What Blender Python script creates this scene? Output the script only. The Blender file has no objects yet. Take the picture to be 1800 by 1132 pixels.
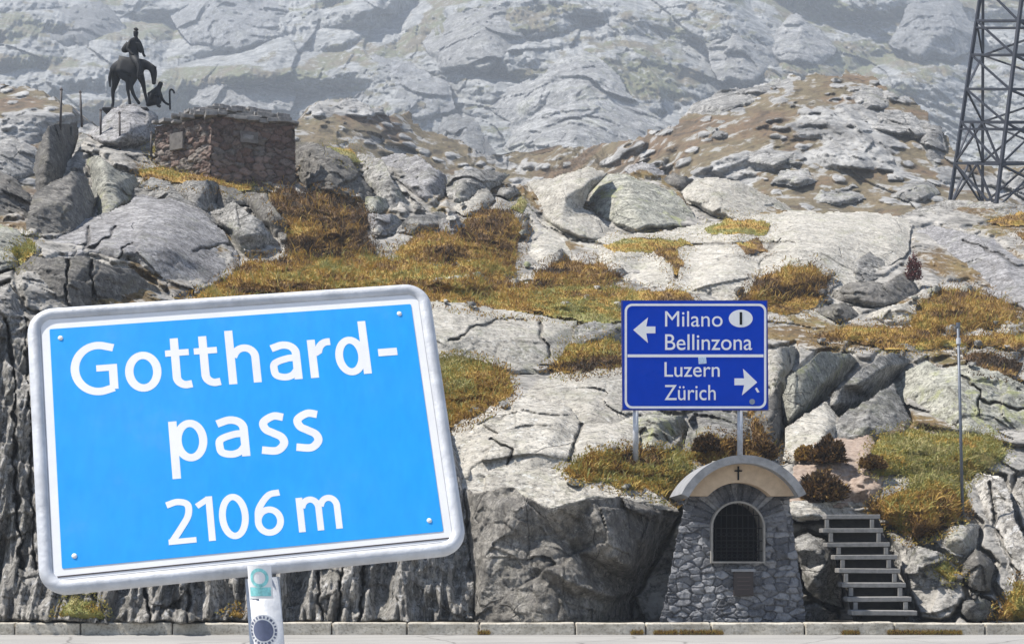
import bpy, bmesh, math, random
import numpy as np
from mathutils import Vector, Matrix
from mathutils.geometry import delaunay_2d_cdt
random.seed(7); rng = np.random.default_rng(11)
S = bpy.context.scene
COL = S.collection

# ------------------------------------------------------------------ camera, sky, sun, exposure
F, CX, HOR, EYE = 2473.0, 900.0, 955.0, 1.6          # focal length and horizon in pixels of a 1800 x 1132 frame
cam = bpy.data.cameras.new('camera'); camo = bpy.data.objects.new('camera', cam); COL.objects.link(camo)
camo.location = (0, 0, EYE); camo.rotation_euler = (math.radians(90), 0, 0)
cam.sensor_width = 36; cam.lens = 36 * F / 1800; cam.shift_y = (HOR - 566) / 1800
cam.clip_start = 0.1; cam.clip_end = 6000
S.camera = camo
SUN = Vector((-0.50, -0.06, 0.865)).normalized()
w = bpy.data.worlds.new('World'); S.world = w; w.use_nodes = True
sky = w.node_tree.nodes.new('ShaderNodeTexSky'); sky.sky_type = 'NISHITA'; sky.sun_disc = False
sky.sun_elevation = math.asin(SUN.z); sky.sun_rotation = math.atan2(SUN.x, SUN.y)
sky.air_density = 1.0; sky.dust_density = 1.5; sky.altitude = 2100
bg = w.node_tree.nodes['Background']; bg.inputs['Strength'].default_value = 0.10
w.node_tree.links.new(sky.outputs[0], bg.inputs[0])
sl = bpy.data.lights.new('sun', 'SUN'); sl.energy = 5.0; sl.angle = math.radians(0.5); sl.color = (1, .95, .88)
so = bpy.data.objects.new('sun', sl); COL.objects.link(so); so.location = (-40, -20, 60)
so.rotation_euler = SUN.to_track_quat('Z', 'Y').to_euler()
S.view_settings.view_transform = 'Standard'; S.view_settings.look = 'None'; S.view_settings.gamma = 1
S.view_settings.exposure = 1.02
S.cycles.use_denoising = True
S.cycles.volume_bounces = 0; S.cycles.max_bounces = 5

# ------------------------------------------------------------------ numbers
def P(px, py, Y):
    return Vector(((px - CX) * Y / F, Y, EYE - (py - HOR) * Y / F))
_perm = np.random.default_rng(3).permutation(256).astype(np.int64); _perm = np.concatenate([_perm] * 3)
_gr = np.random.default_rng(4).normal(size=(256, 3)); _gr /= np.linalg.norm(_gr, axis=1)[:, None]
def perlin(x, y, z):
    xi = np.floor(x).astype(np.int64); yi = np.floor(y).astype(np.int64); zi = np.floor(z).astype(np.int64)
    xf = x - xi; yf = y - yi; zf = z - zi
    fade = lambda t: t * t * t * (t * (t * 6 - 15) + 10)
    u, v, q = fade(xf), fade(yf), fade(zf); out = 0
    for dx in (0, 1):
        for dy in (0, 1):
            for dz in (0, 1):
                h = _perm[_perm[_perm[(xi + dx) & 255] + ((yi + dy) & 255)] + ((zi + dz) & 255)]
                g = _gr[h]
                wgt = (u if dx else 1 - u) * (v if dy else 1 - v) * (q if dz else 1 - q)
                out = out + wgt * (g[..., 0] * (xf - dx) + g[..., 1] * (yf - dy) + g[..., 2] * (zf - dz))
    return out * 1.5
def fbm(x, y, z, n=4, ridged=False, gain=.5):
    a, s, f = 1.0, 0, 1.0
    for i in range(n):
        v = perlin(x * f + 17 * i, y * f - 9 * i, z * f + 5 * i)
        s = s + a * ((1 - 2 * np.abs(v)) if ridged else v); a *= gain; f *= 2.03
    return s
def hash3(a, b, c, k=0):
    return _perm[_perm[_perm[(a + k) & 255] + ((b + 3 * k) & 255)] + ((c + 7 * k) & 255)] / 255.0
def cells(x, y, z):
    """nearest cell of a jittered lattice: distance to the border, cell hash, offset from the cell centre"""
    xi = np.floor(x).astype(np.int64); yi = np.floor(y).astype(np.int64); zi = np.floor(z).astype(np.int64)
    f1 = np.full(x.shape, 9.0); f2 = f1.copy(); hh = np.zeros(x.shape); off = [np.zeros(x.shape) for _ in range(3)]
    for dx in (-1, 0, 1):
        for dy in (-1, 0, 1):
            for dz in (-1, 0, 1):
                a, b, c = xi + dx, yi + dy, zi + dz
                ox = a + .1 + .8 * hash3(a, b, c, 1) - x; oy = b + .1 + .8 * hash3(a, b, c, 2) - y; oz = c + .1 + .8 * hash3(a, b, c, 3) - z
                d = np.sqrt(ox * ox + oy * oy + oz * oz); near = d < f1
                f2 = np.where(near, f1, np.minimum(f2, d)); hh = np.where(near, hash3(a, b, c, 5), hh)
                for i, o in enumerate((ox, oy, oz)): off[i] = np.where(near, o, off[i])
                f1 = np.where(near, d, f1)
    return f2 - f1, hh, off
def blur(a, r, it=2):
    if r < 1: return a
    for _ in range(it):
        for ax in (0, 1):
            p = np.pad(a, [(r + 1, r) if i == ax else (0, 0) for i in (0, 1)], mode='edge')
            c = np.cumsum(p, axis=ax); n = 2 * r + 1
            a = (np.take(c, range(n, c.shape[ax]), axis=ax) - np.take(c, range(0, c.shape[ax] - n), axis=ax)) / n
    return a
def smooth(e0, e1, x):
    t = np.clip((x - e0) / (e1 - e0), 0, 1); return t * t * (3 - 2 * t)

# ------------------------------------------------------------------ objects
def tag(o, label=None, cat=None, group=None, kind=None):
    if label: o['label'] = label
    if cat: o['category'] = cat
    if group: o['group'] = group
    if kind: o['kind'] = kind
    return o
def empty(name, loc, label, cat, group=None, rz=0):
    o = bpy.data.objects.new(name, None); COL.objects.link(o); o.location = loc; o.rotation_euler = (0, 0, rz)
    o.empty_display_size = .2
    return tag(o, label, cat, group)
def link(name, me, mat=None, parent=None, loc=None):
    o = bpy.data.objects.new(name, me); COL.objects.link(o)
    if mat: me.materials.append(mat)
    if parent: o.parent = parent
    if loc is not None: o.location = loc
    return o
def arr_mesh(name, V, faces, attrs=None, smooth_=True):
    """V (n,3); faces: list of (m,k) int arrays"""
    me = bpy.data.meshes.new(name); V = np.asarray(V, np.float32)
    me.vertices.add(len(V)); me.vertices.foreach_set('co', V.ravel())
    faces = [np.asarray(f, np.int32) for f in faces if len(f)]
    nl = sum(f.size for f in faces); nf = sum(len(f) for f in faces)
    me.loops.add(nl); me.polygons.add(nf)
    me.loops.foreach_set('vertex_index', np.concatenate([f.ravel() for f in faces]))
    tot = np.concatenate([np.full(len(f), f.shape[1], np.int32) for f in faces])
    st = np.concatenate([[0], np.cumsum(tot)[:-1]]).astype(np.int32)
    me.polygons.foreach_set('loop_start', st)
    if smooth_: me.polygons.foreach_set('use_smooth', np.ones(nf, bool))
    for k, a in (attrs or {}).items():
        at = me.attributes.new(k, 'FLOAT', 'POINT'); at.data.foreach_set('value', np.asarray(a, np.float32).ravel())
    me.update(calc_edges=True); me.validate()
    return me
def bm_link(name, bm, mat, parent=None, loc=None, sm=False):
    me = bpy.data.meshes.new(name); bmesh.ops.recalc_face_normals(bm, faces=bm.faces[:])
    if sm:
        for f in bm.faces: f.smooth = True
    bm.to_mesh(me); bm.free(); return link(name, me, mat, parent, loc)
def box(bm, c, s, rot=None, bevel=0):
    m = Matrix.Translation(c)
    if rot: m = m @ rot
    r = bmesh.ops.create_cube(bm, size=1, matrix=m @ Matrix.Diagonal((s[0], s[1], s[2], 1)))
    if bevel:
        es = list({e for v in r['verts'] for e in v.link_edges})
        bmesh.ops.bevel(bm, geom=es, offset=bevel, segments=2, affect='EDGES', profile=.5)
def bar(bm, a, b, r, n=8, r2=None, square=False):
    a = Vector(a); b = Vector(b); d = b - a; L = d.length
    if L < 1e-5: return
    m = Matrix.Translation((a + b) / 2) @ d.to_track_quat('Z', 'Y').to_matrix().to_4x4()
    if square: box(bm, (0, 0, 0), (1, 1, 1)); vs = bm.verts[-8:]; bmesh.ops.transform(bm, matrix=m @ Matrix.Diagonal((2 * r, 2 * r, L, 1)), verts=vs)
    else: bmesh.ops.create_cone(bm, cap_ends=True, segments=n, radius1=r, radius2=r if r2 is None else r2, depth=L, matrix=m)

# ------------------------------------------------------------------ materials
class NT:
    def __init__(s, name):
        s.m = bpy.data.materials.new(name); s.m.use_nodes = True; s.t = s.m.node_tree; s.b = s.t.nodes['Principled BSDF']
    def n(s, typ, **kw):
        nd = s.t.nodes.new('ShaderNode' + typ)
        for k, v in kw.items():
            if k.startswith('i_'):
                i = k[2:]; i = int(i) if i.isdigit() else i.replace('_', ' ')
                s.put(nd, i, v)
            else: setattr(nd, k, v)
        return nd
    def put(s, nd, i, v):
        if hasattr(v, 'is_output'): s.t.links.new(v, nd.inputs[i])
        else: nd.inputs[i].default_value = v
    def pos(s, scale=(1, 1, 1), rot=(0, 0, 0), obj=False):
        p = s.n('TexCoord').outputs['Object'] if obj else s.n('NewGeometry').outputs['Position']
        mp = s.n('Mapping', i_Scale=scale, i_Rotation=rot); s.t.links.new(p, mp.inputs[0]); return mp.outputs[0]
    def noise(s, vec, scale, detail=6, rough=.55, dist=0):
        return s.n('TexNoise', i_Vector=vec, i_Scale=scale, i_Detail=detail, i_Roughness=rough, i_Distortion=dist).outputs[0]
    def ramp(s, v, stops):
        r = s.n('ValToRGB', i_0=v); e = r.color_ramp.elements
        while len(e) < len(stops): e.new(.5)
        for i, (p, c) in enumerate(stops):
            e[i].position = p; c = (c, c, c) if isinstance(c, (int, float)) else c; e[i].color = (*c, 1)
        return r.outputs[0]
    def mix(s, f, a, b, mode='MIX'):
        nd = s.n('Mix', data_type='RGBA', blend_type=mode); s.put(nd, 0, f)
        for i, v in ((6, a), (7, b)): s.put(nd, i, (*v, 1) if isinstance(v, tuple) and len(v) == 3 else v)
        return nd.outputs[2]
    def math(s, op, a, b=0.0, clamp=False):
        nd = s.n('Math', operation=op, use_clamp=clamp); s.put(nd, 0, a); s.put(nd, 1, b); return nd.outputs[0]
    def attr(s, name): return s.n('Attribute', attribute_name=name).outputs['Fac']
    def out(s, col, rough=.85, bump=None, strength=.4, dist=.1, metal=0):
        s.put(s.b, 'Base Color', (*col, 1) if isinstance(col, tuple) else col); s.put(s.b, 'Roughness', rough); s.put(s.b, 'Metallic', metal)
        if bump is not None:
            b = s.n('Bump', i_Strength=strength, i_Distance=dist, i_Height=bump); s.t.links.new(b.outputs[0], s.b.inputs['Normal'])
        return s.m
def rock_mat(name, dark, light, stain=(.05, .047, .042), lichen=(.24, .25, .13), lich=.5, streak=(0, 0, 0), sc=1.0, crack=.45, stainamt=.5, sq=(1, 1, 3)):
    t = NT(name); p = t.pos((sc, sc, sc)); ps = t.pos((sc * sq[0], sc * sq[1], sc * sq[2]), streak)
    big = t.noise(p, .35, 3); mid = t.noise(ps, 1.0, 10, .66, .7); fine = t.noise(p, 9, 8, .75); grain = t.noise(p, 34, 4, .7)
    c = t.mix(t.ramp(mid, [(.33, 0), (.60, 1)]), dark, light)
    bl = t.noise(p, 2.1, 8, .7, .3); c = t.mix(t.math('MULTIPLY', t.ramp(bl, [(.47, 0), (.58, 1)]), .55), c, dark)
    c = t.mix(t.math('MULTIPLY', t.ramp(fine, [(.40, 1), (.50, 0.0)]), .55 + .4 * stainamt), c, stain)
    spots = t.noise(p, 4.2, 7, .72, .5)
    c = t.mix(t.math('MULTIPLY', t.ramp(spots, [(.52, 0), (.60, 1)]), stainamt), c, tuple(v * 1.6 for v in stain))
    st = t.noise(ps, 2.6, 8, .66, .5)
    c = t.mix(t.math('MULTIPLY', t.ramp(st, [(.535, 0), (.60, 1)]), min(1, stainamt * 1.1)), c, stain)
    lm = t.math('MULTIPLY', t.ramp(t.noise(p, 1.7, 7, .7, .5), [(.52, 0), (.60, 1)]), t.ramp(big, [(.42, 0), (.55, 1)]))
    c = t.mix(t.math('MULTIPLY', lm, lich), c, lichen)
    wl = t.ramp(t.noise(p, 6.3, 6, .68, .2), [(.57, 0), (.64, 1)])
    c = t.mix(t.math('MULTIPLY', wl, .6), c, tuple(min(.68, v * 1.35) for v in light))
    c = t.mix(t.ramp(grain, [(.36, .5), (.48, 0)]), c, tuple(v * .5 for v in dark))
    wp = t.n('MixRGB', blend_type='LINEAR_LIGHT', i_0=.22, i_1=ps, i_2=t.n('TexNoise', i_Vector=p, i_Scale=1.3, i_Detail=7).outputs[1]).outputs[0]
    vo = t.n('TexVoronoi', feature='DISTANCE_TO_EDGE', i_Vector=wp, i_Scale=.42).outputs[0]
    cm = t.math('MULTIPLY', t.ramp(vo, [(0.0, 1), (.012, 0)]), t.ramp(big, [(.40, 1), (.50, 0)]))
    c = t.mix(t.math('MULTIPLY', cm, crack), c, (.02, .018, .016))
    c = t.mix(t.math('MULTIPLY', t.attr('crack'), .6), c, (.025, .022, .018))
    rv = t.math('ADD', t.math('MULTIPLY', t.n('ObjectInfo').outputs['Random'], .36), .80); c = t.mix(1.0, c, t.n('CombineXYZ', i_0=rv, i_1=rv, i_2=rv).outputs[0], 'MULTIPLY')
    h = t.math('ADD', t.math('MULTIPLY', mid, .6), t.math('MULTIPLY', fine, .30))
    h = t.math('ADD', h, t.math('MULTIPLY', bl, .4)); h = t.math('ADD', h, t.math('MULTIPLY', grain, .08)); h = t.math('SUBTRACT', h, t.math('MULTIPLY', cm, .3))
    return t.out(c, .9, h, 1.0, .20 / sc)
M = {}
M['pale'] = rock_mat('pale_granite', (.37, .345, .295), (.58, .545, .475), lich=.3, crack=.3, stainamt=.22, streak=(.2, .5, .3), sq=(1, 1, 2.2))
M['grey'] = rock_mat('grey_granite', (.15, .146, .135), (.42, .405, .375), lich=.3, stainamt=.55, streak=(.3, .7, .2))
M['dark'] = rock_mat('dark_granite', (.095, .088, .078), (.25, .235, .21), lich=.3, lichen=(.15, .14, .08), stainamt=.6, streak=(.2, .4, 0))
M['boulder'] = rock_mat('brown_boulder', (.12, .11, .095), (.33, .31, .275), lich=.35, lichen=(.15, .14, .08), stainamt=.5, streak=(.1, .5, 0), sq=(2, 1.5, .8))
M['lich'] = rock_mat('lichen_granite', (.22, .22, .18), (.45, .44, .375), lich=.9, lichen=(.30, .31, .15), stainamt=.45, streak=(0, .6, .2))
M['cliff'] = rock_mat('streaked_cliff', (.20, .188, .168), (.58, .55, .50), lich=.10, stainamt=.6, streak=(0, .15, 0), sq=(3.2, 2, .55), crack=.4)
M['mauve'] = rock_mat('lavender_granite', (.18, .175, .178), (.43, .42, .42), lich=.15, crack=.3, stainamt=.4, streak=(.2, .5, .2))
def plain(name, col, rough=.6, metal=0, var=.12, sc=8, bump=.0, spec=.5):
    t = NT(name); t.put(t.b, 'Specular IOR Level', spec); p = t.pos((1, 1, 1), obj=True); nz = t.noise(p, sc, 6, .65)
    c = t.mix(t.ramp(nz, [(.3, 0), (.7, 1)]), tuple(v * (1 - var) for v in col), tuple(min(1, v * (1 + var)) for v in col))
    return t.out(c, rough, nz if bump else None, bump, .02, metal)

# ------------------------------------------------------------------ terrain reference: depth of the hillside along each sight line
ST = 2
GX = np.arange(-440, 2301, ST); GY = np.arange(-260, 1125, ST)
GXX, GYY = np.meshgrid(GX.astype(float), GY.astype(float))
ctl = []
def row(py, *a):
    for px, Y in zip(a[::2], a[1::2]): ctl.append((px, py, Y))
row(1095, -240, 26.8, 0, 26.5, 400, 26.5, 800, 26.4, 1050, 26.4, 1140, 27.6, 1300, 27, 1500, 27.8, 1600, 26.8, 1800, 26.6, 2040, 27)
row(1000, 0, 26.8, 400, 26.7, 800, 26.7, 1050, 26.7, 1140, 28.2, 1300, 27.6, 1525, 28.6, 1620, 27.2, 1800, 27.6, 2040, 28.5)
row(900, -240, 27.8, 0, 27.2, 400, 27.1, 850, 27.2, 1100, 27.4, 1200, 28, 1300, 28.2, 1480, 29, 1620, 28.6, 1800, 29.6, 2040, 30.5)
row(830, 0, 27.6, 400, 27.5, 820, 28.0, 1000, 28.4, 1100, 28.6, 1200, 29, 1300, 29.4, 1450, 29.8, 1600, 30, 1800, 31.4)
row(750, -240, 29, 0, 28.0, 400, 28.2, 800, 30, 1000, 30.6, 1200, 32, 1400, 33, 1600, 33.6, 1800, 34.2, 2040, 35)
row(650, 0, 28.8, 400, 30, 800, 34, 1000, 35, 1200, 37, 1400, 38, 1600, 38.5, 1800, 39)
row(560, -240, 31, 0, 29.8, 100, 31, 400, 34, 780, 37.5, 1000, 40, 1200, 42, 1400, 43, 1600, 43.5, 1800, 44, 2040, 45)
row(500, 300, 36.5, 400, 39, 700, 42, 900, 44.5, 1000, 45, 1200, 46, 1400, 47, 1600, 47.5, 1800, 49)
row(450, -240, 36, 0, 34, 60, 34, 200, 36.5, 420, 42, 550, 44, 700, 46, 900, 48, 1200, 50.5, 1500, 52, 1650, 52.5, 1800, 54, 2040, 56)
row(380, 0, 39, 100, 41, 300, 42, 500, 46.5, 700, 49.5, 900, 52, 1000, 54, 1200, 56, 1500, 58, 1700, 60, 2040, 62)
row(330, 450, 49)
row(300, -240, 46, 0, 45, 140, 47, 270, 50, 330, 50.5, 400, 50.8, 480, 51, 550, 52, 700, 54, 900, 57, 1030, 59, 1200, 61.5, 1600, 66, 2040, 68)
row(230, 0, 52, 140, 52, 250, 52, 400, 51, 600, 55, 900, 63)
row(150, 0, 60, 250, 57, 500, 59, 1000, 70, 1800, 75)
for v in [v for v in ctl if v[0] in (-240, 2040)]: ctl.append((v[0] + (260 if v[0] > 0 else -200), v[1], v[2] * 1.02))
ctl = np.array(ctl, float)
def tps(pts, vals, X, Y, lam=.02):
    p = pts / 100.0; n = len(p)
    U = lambda r2: np.where(r2 > 0, .5 * r2 * np.log(np.maximum(r2, 1e-12)), 0)
    K = U(((p[:, None] - p[None]) ** 2).sum(-1)) + lam * np.eye(n); Q = np.c_[np.ones(n), p]
    A = np.block([[K, Q], [Q.T, np.zeros((3, 3))]]); c = np.linalg.solve(A, np.r_[vals, 0, 0, 0])
    x = X / 100; y = Y / 100; o = c[n] + c[n + 1] * x + c[n + 2] * y
    for i in range(n): o = o + c[i] * U((x - p[i, 0]) ** 2 + (y - p[i, 1]) ** 2)
    return o
def ref_grid(ctl, lam=.02):
    cx_, cy_ = np.arange(-440, 2321, 20.), np.arange(-260, 1141, 20.)
    A, B = np.meshgrid(cx_, cy_); T = np.exp(tps(ctl[:, :2], np.log(ctl[:, 2]), A, B, lam))
    fx = (GX + 440) / 20; fy = (GY + 260) / 20; ix = np.minimum(fx.astype(int), len(cx_) - 2); iy = np.minimum(fy.astype(int), len(cy_) - 2)
    ax = fx - ix; ay = (fy - iy)[:, None]
    T = (T[iy][:, ix] * (1 - ax) + T[iy][:, ix + 1] * ax) * (1 - ay) + (T[iy + 1][:, ix] * (1 - ax) + T[iy + 1][:, ix + 1] * ax) * ay
    return blur(T, 4, 1)
BASE = ref_grid(ctl)
ZB = np.full(BASE.shape, 1e9)                         # nearest built surface along each sight line
def seg_dist(X, Y, poly):
    ds = []; inside = np.zeros(X.shape, bool); n = len(poly)
    for i in range(n):
        x0, y0 = poly[i]; x1, y1 = poly[(i + 1) % n]; dx, dy = x1 - x0, y1 - y0; L2 = dx * dx + dy * dy + 1e-9
        t = np.clip(((X - x0) * dx + (Y - y0) * dy) / L2, 0, 1); ds.append(np.hypot(X - x0 - t * dx, Y - y0 - t * dy))
        c = ((y0 > Y) != (y1 > Y)); xx = x0 + (Y - y0) * dx / (dy if abs(dy) > 1e-9 else 1e-9); inside ^= c & (X < xx)
    return ds, inside
def in_poly(poly, warp=0, seed=0):
    X, Y = GXX, GYY
    xs = [p[0] for p in poly]; ys = [p[1] for p in poly]
    j0, j1 = np.searchsorted(GX, [min(xs) - 24, max(xs) + 24]); i0, i1 = np.searchsorted(GY, [min(ys) - 24, max(ys) + 24])
    sl_ = (slice(max(0, i0), i1), slice(max(0, j0), j1)); X = GXX[sl_]; Y = GYY[sl_]
    if warp:
        z = np.full(X.shape, seed * 3.7)
        X2 = X + warp * (perlin(X / 36, Y / 36, z) + .5 * perlin(X / 13, Y / 13, z + 5)); Y2 = Y + warp * (perlin(X / 36 + 9, Y / 36, z) + .5 * perlin(X / 13, Y / 13 + 7, z + 5))
    else: X2, Y2 = X, Y
    ds, ins = seg_dist(X2, Y2, poly); return sl_, X, Y, ds, ins
def grid_mesh(name, X, Y, D, keep, attrs=None, back=0.0, origin=True):
    """surface over the kept grid nodes at depth D; back > 0 closes it behind with that thickness"""
    q = keep[:-1, :-1] & keep[1:, :-1] & keep[1:, 1:] & keep[:-1, 1:]
    use = np.zeros(keep.shape, bool)
    use[:-1, :-1] |= q; use[1:, :-1] |= q; use[1:, 1:] |= q; use[:-1, 1:] |= q
    idx = np.full(keep.shape, -1, np.int64); idx[use] = np.arange(use.sum())
    V = np.stack([(X[use] - CX) * D[use] / F, D[use], EYE - (Y[use] - HOR) * D[use] / F], 1)
    fa = np.stack([idx[:-1, :-1][q], idx[1:, :-1][q], idx[1:, 1:][q], idx[:-1, 1:][q]], 1)
    at = {k: a[use] for k, a in (attrs or {}).items()}; faces = [fa]
    if back:
        e = np.concatenate([fa[:, [0, 1]], fa[:, [1, 2]], fa[:, [2, 3]], fa[:, [3, 0]]]); n = len(V)
        key = e[:, 0] * n + e[:, 1]; rev = e[:, 1] * n + e[:, 0]; be = e[~np.isin(key, rev)]
        bv = np.unique(be); mp = np.full(n, -1); c = V.mean(0)
        r1 = V[bv] + (V[bv] - [0, 0, EYE]) / np.linalg.norm(V[bv] - [0, 0, EYE], axis=1)[:, None] * back * .6
        r2 = V[bv] + (V[bv] - [0, 0, EYE]) / np.linalg.norm(V[bv] - [0, 0, EYE], axis=1)[:, None] * back
        r2 = c + [0, back, 0] + (r2 - c - [0, back, 0]) * .6
        mp[bv] = np.arange(len(bv)); a, b = mp[be[:, 0]], mp[be[:, 1]]; nb = len(bv)
        faces.append(np.stack([be[:, 1], be[:, 0], a + n, b + n], 1)); faces.append(np.stack([b + n, a + n, a + n + nb, b + n + nb], 1))
        V = np.concatenate([V, r1, r2, [r2.mean(0)]])
        tri = np.stack([b + n + nb, a + n + nb, np.full(len(a), n + 2 * nb)], 1)
        for k in at: at[k] = np.concatenate([at[k], np.zeros(2 * nb + 1)])
        faces.append(tri)
    loc = np.zeros(3)
    if origin:
        loc = np.array([V[:, 0].mean(), V[:, 1].mean(), V[:, 2].min()]); V = V - loc
    return arr_mesh(name, V, faces, at), Vector(loc)
def rock_disp(x, y, z, sc=1.0, amp=1.0, flute=0.0):
    xs, ys, zs = x / sc, y / sc, z / sc
    wx = .35 * perlin(xs * .6, ys * .6, zs * .6); wz = .35 * perlin(xs * .6 + 7, ys * .6, zs * .6)
    b, h, off = cells(xs * .5 + wx, ys * .5, zs * .7 + wz)
    d = .20 * (h - .5) + .42 * (off[0] * np.sin(h * 91.7) + off[2] * np.cos(h * 57.3)) - .045 * (1 - smooth(0, .05, b)) * (h > .6)
    b2, h2, o2 = cells(xs * 1.9 + wz * 2 + .3 * zs, ys * 1.6, zs * 2.3 - wx * 2)
    d = d + .13 * (o2[0] * np.sin(h2 * 91.7) + o2[2] * np.cos(h2 * 57.3)) + .05 * (h2 - .5) - .03 * (1 - smooth(0, .10, b2)) * (h2 > .55)
    d = d + .14 * perlin(xs * .5, ys * .5, zs * .5) + .075 * fbm(xs * 1.7, ys * 1.7, zs * 1.7, 5, True, .58)
    if flute: d = d + flute * (.20 * fbm(xs * 1.5 + wx, ys * .5, zs * .22, 4, True, .6) + .10 * fbm(xs * 4, ys, zs * .6, 3, True))
    crack = .7 * (1 - smooth(.0, .03, b)) * (h > .72) + .35 * (1 - smooth(0, .04, b2)) * (h2 > .85)
    return d * amp * sc, np.minimum(1, crack)
NR = [0]; OUT = []
def rock(name, label, poly, h=.8, k=.5, mat='grey', amp=1.0, sc=1.0, warp=5, top=1.7, side=1.1, bot=9.0, facets=6, pts=None,
         cat='rock', back=1.6, ref=None, push=.35, cracks=(), rnd=1, group=None, tilt=None, dy=0.0, flute=0.0):
    if ref is None and sum(p[0] for p in poly) / len(poly) > 0: amp *= .68
    NR[0] += 1; sd = NR[0]; R = np.random.default_rng(sd * 13 + 5); ref = BASE if ref is None else ref
    pl = [(p[0], p[1]) for p in poly]
    s, X, Y, ds, ins = in_poly(pl, warp, sd); B = ref[s]
    dmin = np.minimum.reduce(ds); keep = ins | (dmin < ST * .8)
    if not ins.any(): return None
    cols = ins.any(0); last = np.where(cols, ins.shape[0] - 1 - ins[::-1].argmax(0), -1)
    jj = np.where(cols)[0]; lb = np.interp(np.arange(len(cols)), jj, last[jj]); w_ = max(1, len(jj) // 6)
    lb = np.convolve(np.pad(lb, w_, mode='edge'), np.ones(2 * w_ + 1) / (2 * w_ + 1), 'valid')
    lb = np.clip(lb, 0, B.shape[0] - 1.001); li = lb.astype(int); ja = np.arange(B.shape[1])
    Yb = B[li, ja] * (1 - lb + li) + B[np.minimum(li + 1, B.shape[0] - 1), ja] * (lb - li); Yb = np.convolve(np.pad(Yb, w_, mode='edge'), np.ones(2 * w_ + 1) / (2 * w_ + 1), 'valid')[None, :]
    Yr = Yb + k * (B - Yb); mpp = float(np.median(B[ins])) / F
    if pts is None:
        bul = np.full(X.shape, h); n = len(pl); area = sum(pl[i][0] * pl[(i + 1) % n][1] - pl[(i + 1) % n][0] * pl[i][1] for i in range(n))
        for i in range(n):
            dx, dy_ = pl[(i + 1) % n][0] - pl[i][0], pl[(i + 1) % n][1] - pl[i][1]; L = math.hypot(dx, dy_) + 1e-9
            ny = -dx / L if area > 0 else dx / L                      # outward normal, +y down
            a = top * max(0, -ny) + bot * max(0, ny) + side * (1 - abs(ny))
            a *= R.uniform(.7, 1.3); bul = np.minimum(bul, a * ds[i] * mpp)
        iy, ix = np.where(ins)
        for _ in range(facets):
            q = R.integers(len(iy)); x0, y0 = X[iy[q], ix[q]], Y[iy[q], ix[q]]; an = R.uniform(0, 6.283); g = R.uniform(.3, 1.3)
            bul = np.minimum(bul, h * R.uniform(.62, 1.0) + g * ((X - x0) * math.cos(an) + (Y - y0) * math.sin(an)) * mpp)
        if tilt is not None:
            bul = bul + tilt[0] * (X - X[ins].mean()) * mpp + tilt[1] * (Y - Y[ins].mean()) * mpp
        Yr = Yr + push * h
    else:
        al = [(p[0], p[1], p[2] if len(p) > 2 else 0.0) for p in poly] + list(pts)
        r = delaunay_2d_cdt([Vector(a[:2]) for a in al], [], [list(range(len(poly)))], 0, 1e-4)
        vv, tri, ov = r[0], r[2], r[3]; bz = [al[o[0]][2] if o else 0 for o in ov]
        bul = np.full(X.shape, np.nan)
        z = np.full(X.shape, sd * 1.3); X2 = X + 4 * perlin(X / 30, Y / 30, z); Y2 = Y + 4 * perlin(X / 30 + 5, Y / 30, z)
        for t in tri:
            for m_ in range(1, len(t) - 1):
                (ax, ay), (bx, by), (cx_, cy_) = [vv[i] for i in (t[0], t[m_], t[m_ + 1])]; za, zb_, zc = [bz[i] for i in (t[0], t[m_], t[m_ + 1])]
                D = (by - cy_) * (ax - cx_) + (cx_ - bx) * (ay - cy_)
                if abs(D) < 1e-9: continue
                l1 = ((by - cy_) * (X2 - cx_) + (cx_ - bx) * (Y2 - cy_)) / D; l2 = ((cy_ - ay) * (X2 - cx_) + (ax - cx_) * (Y2 - cy_)) / D; l3 = 1 - l1 - l2
                mk = (l1 > -.02) & (l2 > -.02) & (l3 > -.02); v = l1 * za + l2 * zb_ + l3 * zc; bul = np.where(mk & np.isnan(bul), v, bul)
        bad = np.isnan(bul); bul = np.where(bad, 0, bul); wgt = (~bad).astype(float)
        for _ in range(8):
            bl = blur(bul * wgt, 2, 1); bw = blur(wgt, 2, 1); fill = (wgt < .5) & (bw > .01); bul = np.where(fill, bl / np.maximum(bw, 1e-6), bul); wgt = np.where(fill, 1, wgt)
    if rnd: bul = blur(bul, rnd, 2)
    D = Yr - bul + dy
    x = (X - CX) * D / F; z = EYE - (Y - HOR) * D / F
    d, ck = rock_disp(x, D * .8 + sd, z, sc, amp, flute)
    edge = smooth(0, 10, dmin); d = d * (.35 + .65 * edge)
    for (line, wd, dp) in cracks:
        z0 = np.full(X.shape, sd + .5); wob = perlin(X / 9, Y / 9, z0 + 3); Xw = X + 6 * perlin(X / 22, Y / 22, z0) + 3 * wob; Yw = Y + 6 * perlin(X / 22, Y / 22 + 4, z0) + 3 * perlin(X / 9, Y / 9 + 5, z0); wd = wd * np.maximum(.05, .62 + .8 * perlin(X / 26, Y / 26, z0 + 9))
        dl = np.minimum.reduce(seg_dist(Xw, Yw, list(line))[0][:max(1, len(line) - 1)]); g = 1 - smooth(wd * .35, wd, dl); d = d - dp * g; ck = np.maximum(ck, g)
    D = D - d
    me, loc = grid_mesh(name, X, Y, D, keep, {'crack': ck}, back)
    if k < .85: OUT.append((s, dmin))
    ZB[s] = np.where(keep, np.minimum(ZB[s], D), ZB[s])
    o = link(name, me, M[mat], None, loc); tag(o, label, cat, group); return o
def zb(px, py, r=0):
    j = int(round((px + 440) / ST)); i = int(round((py + 260) / ST)); return float(ZB[i - r:i + r + 1, j - r:j + r + 1].min())
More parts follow.
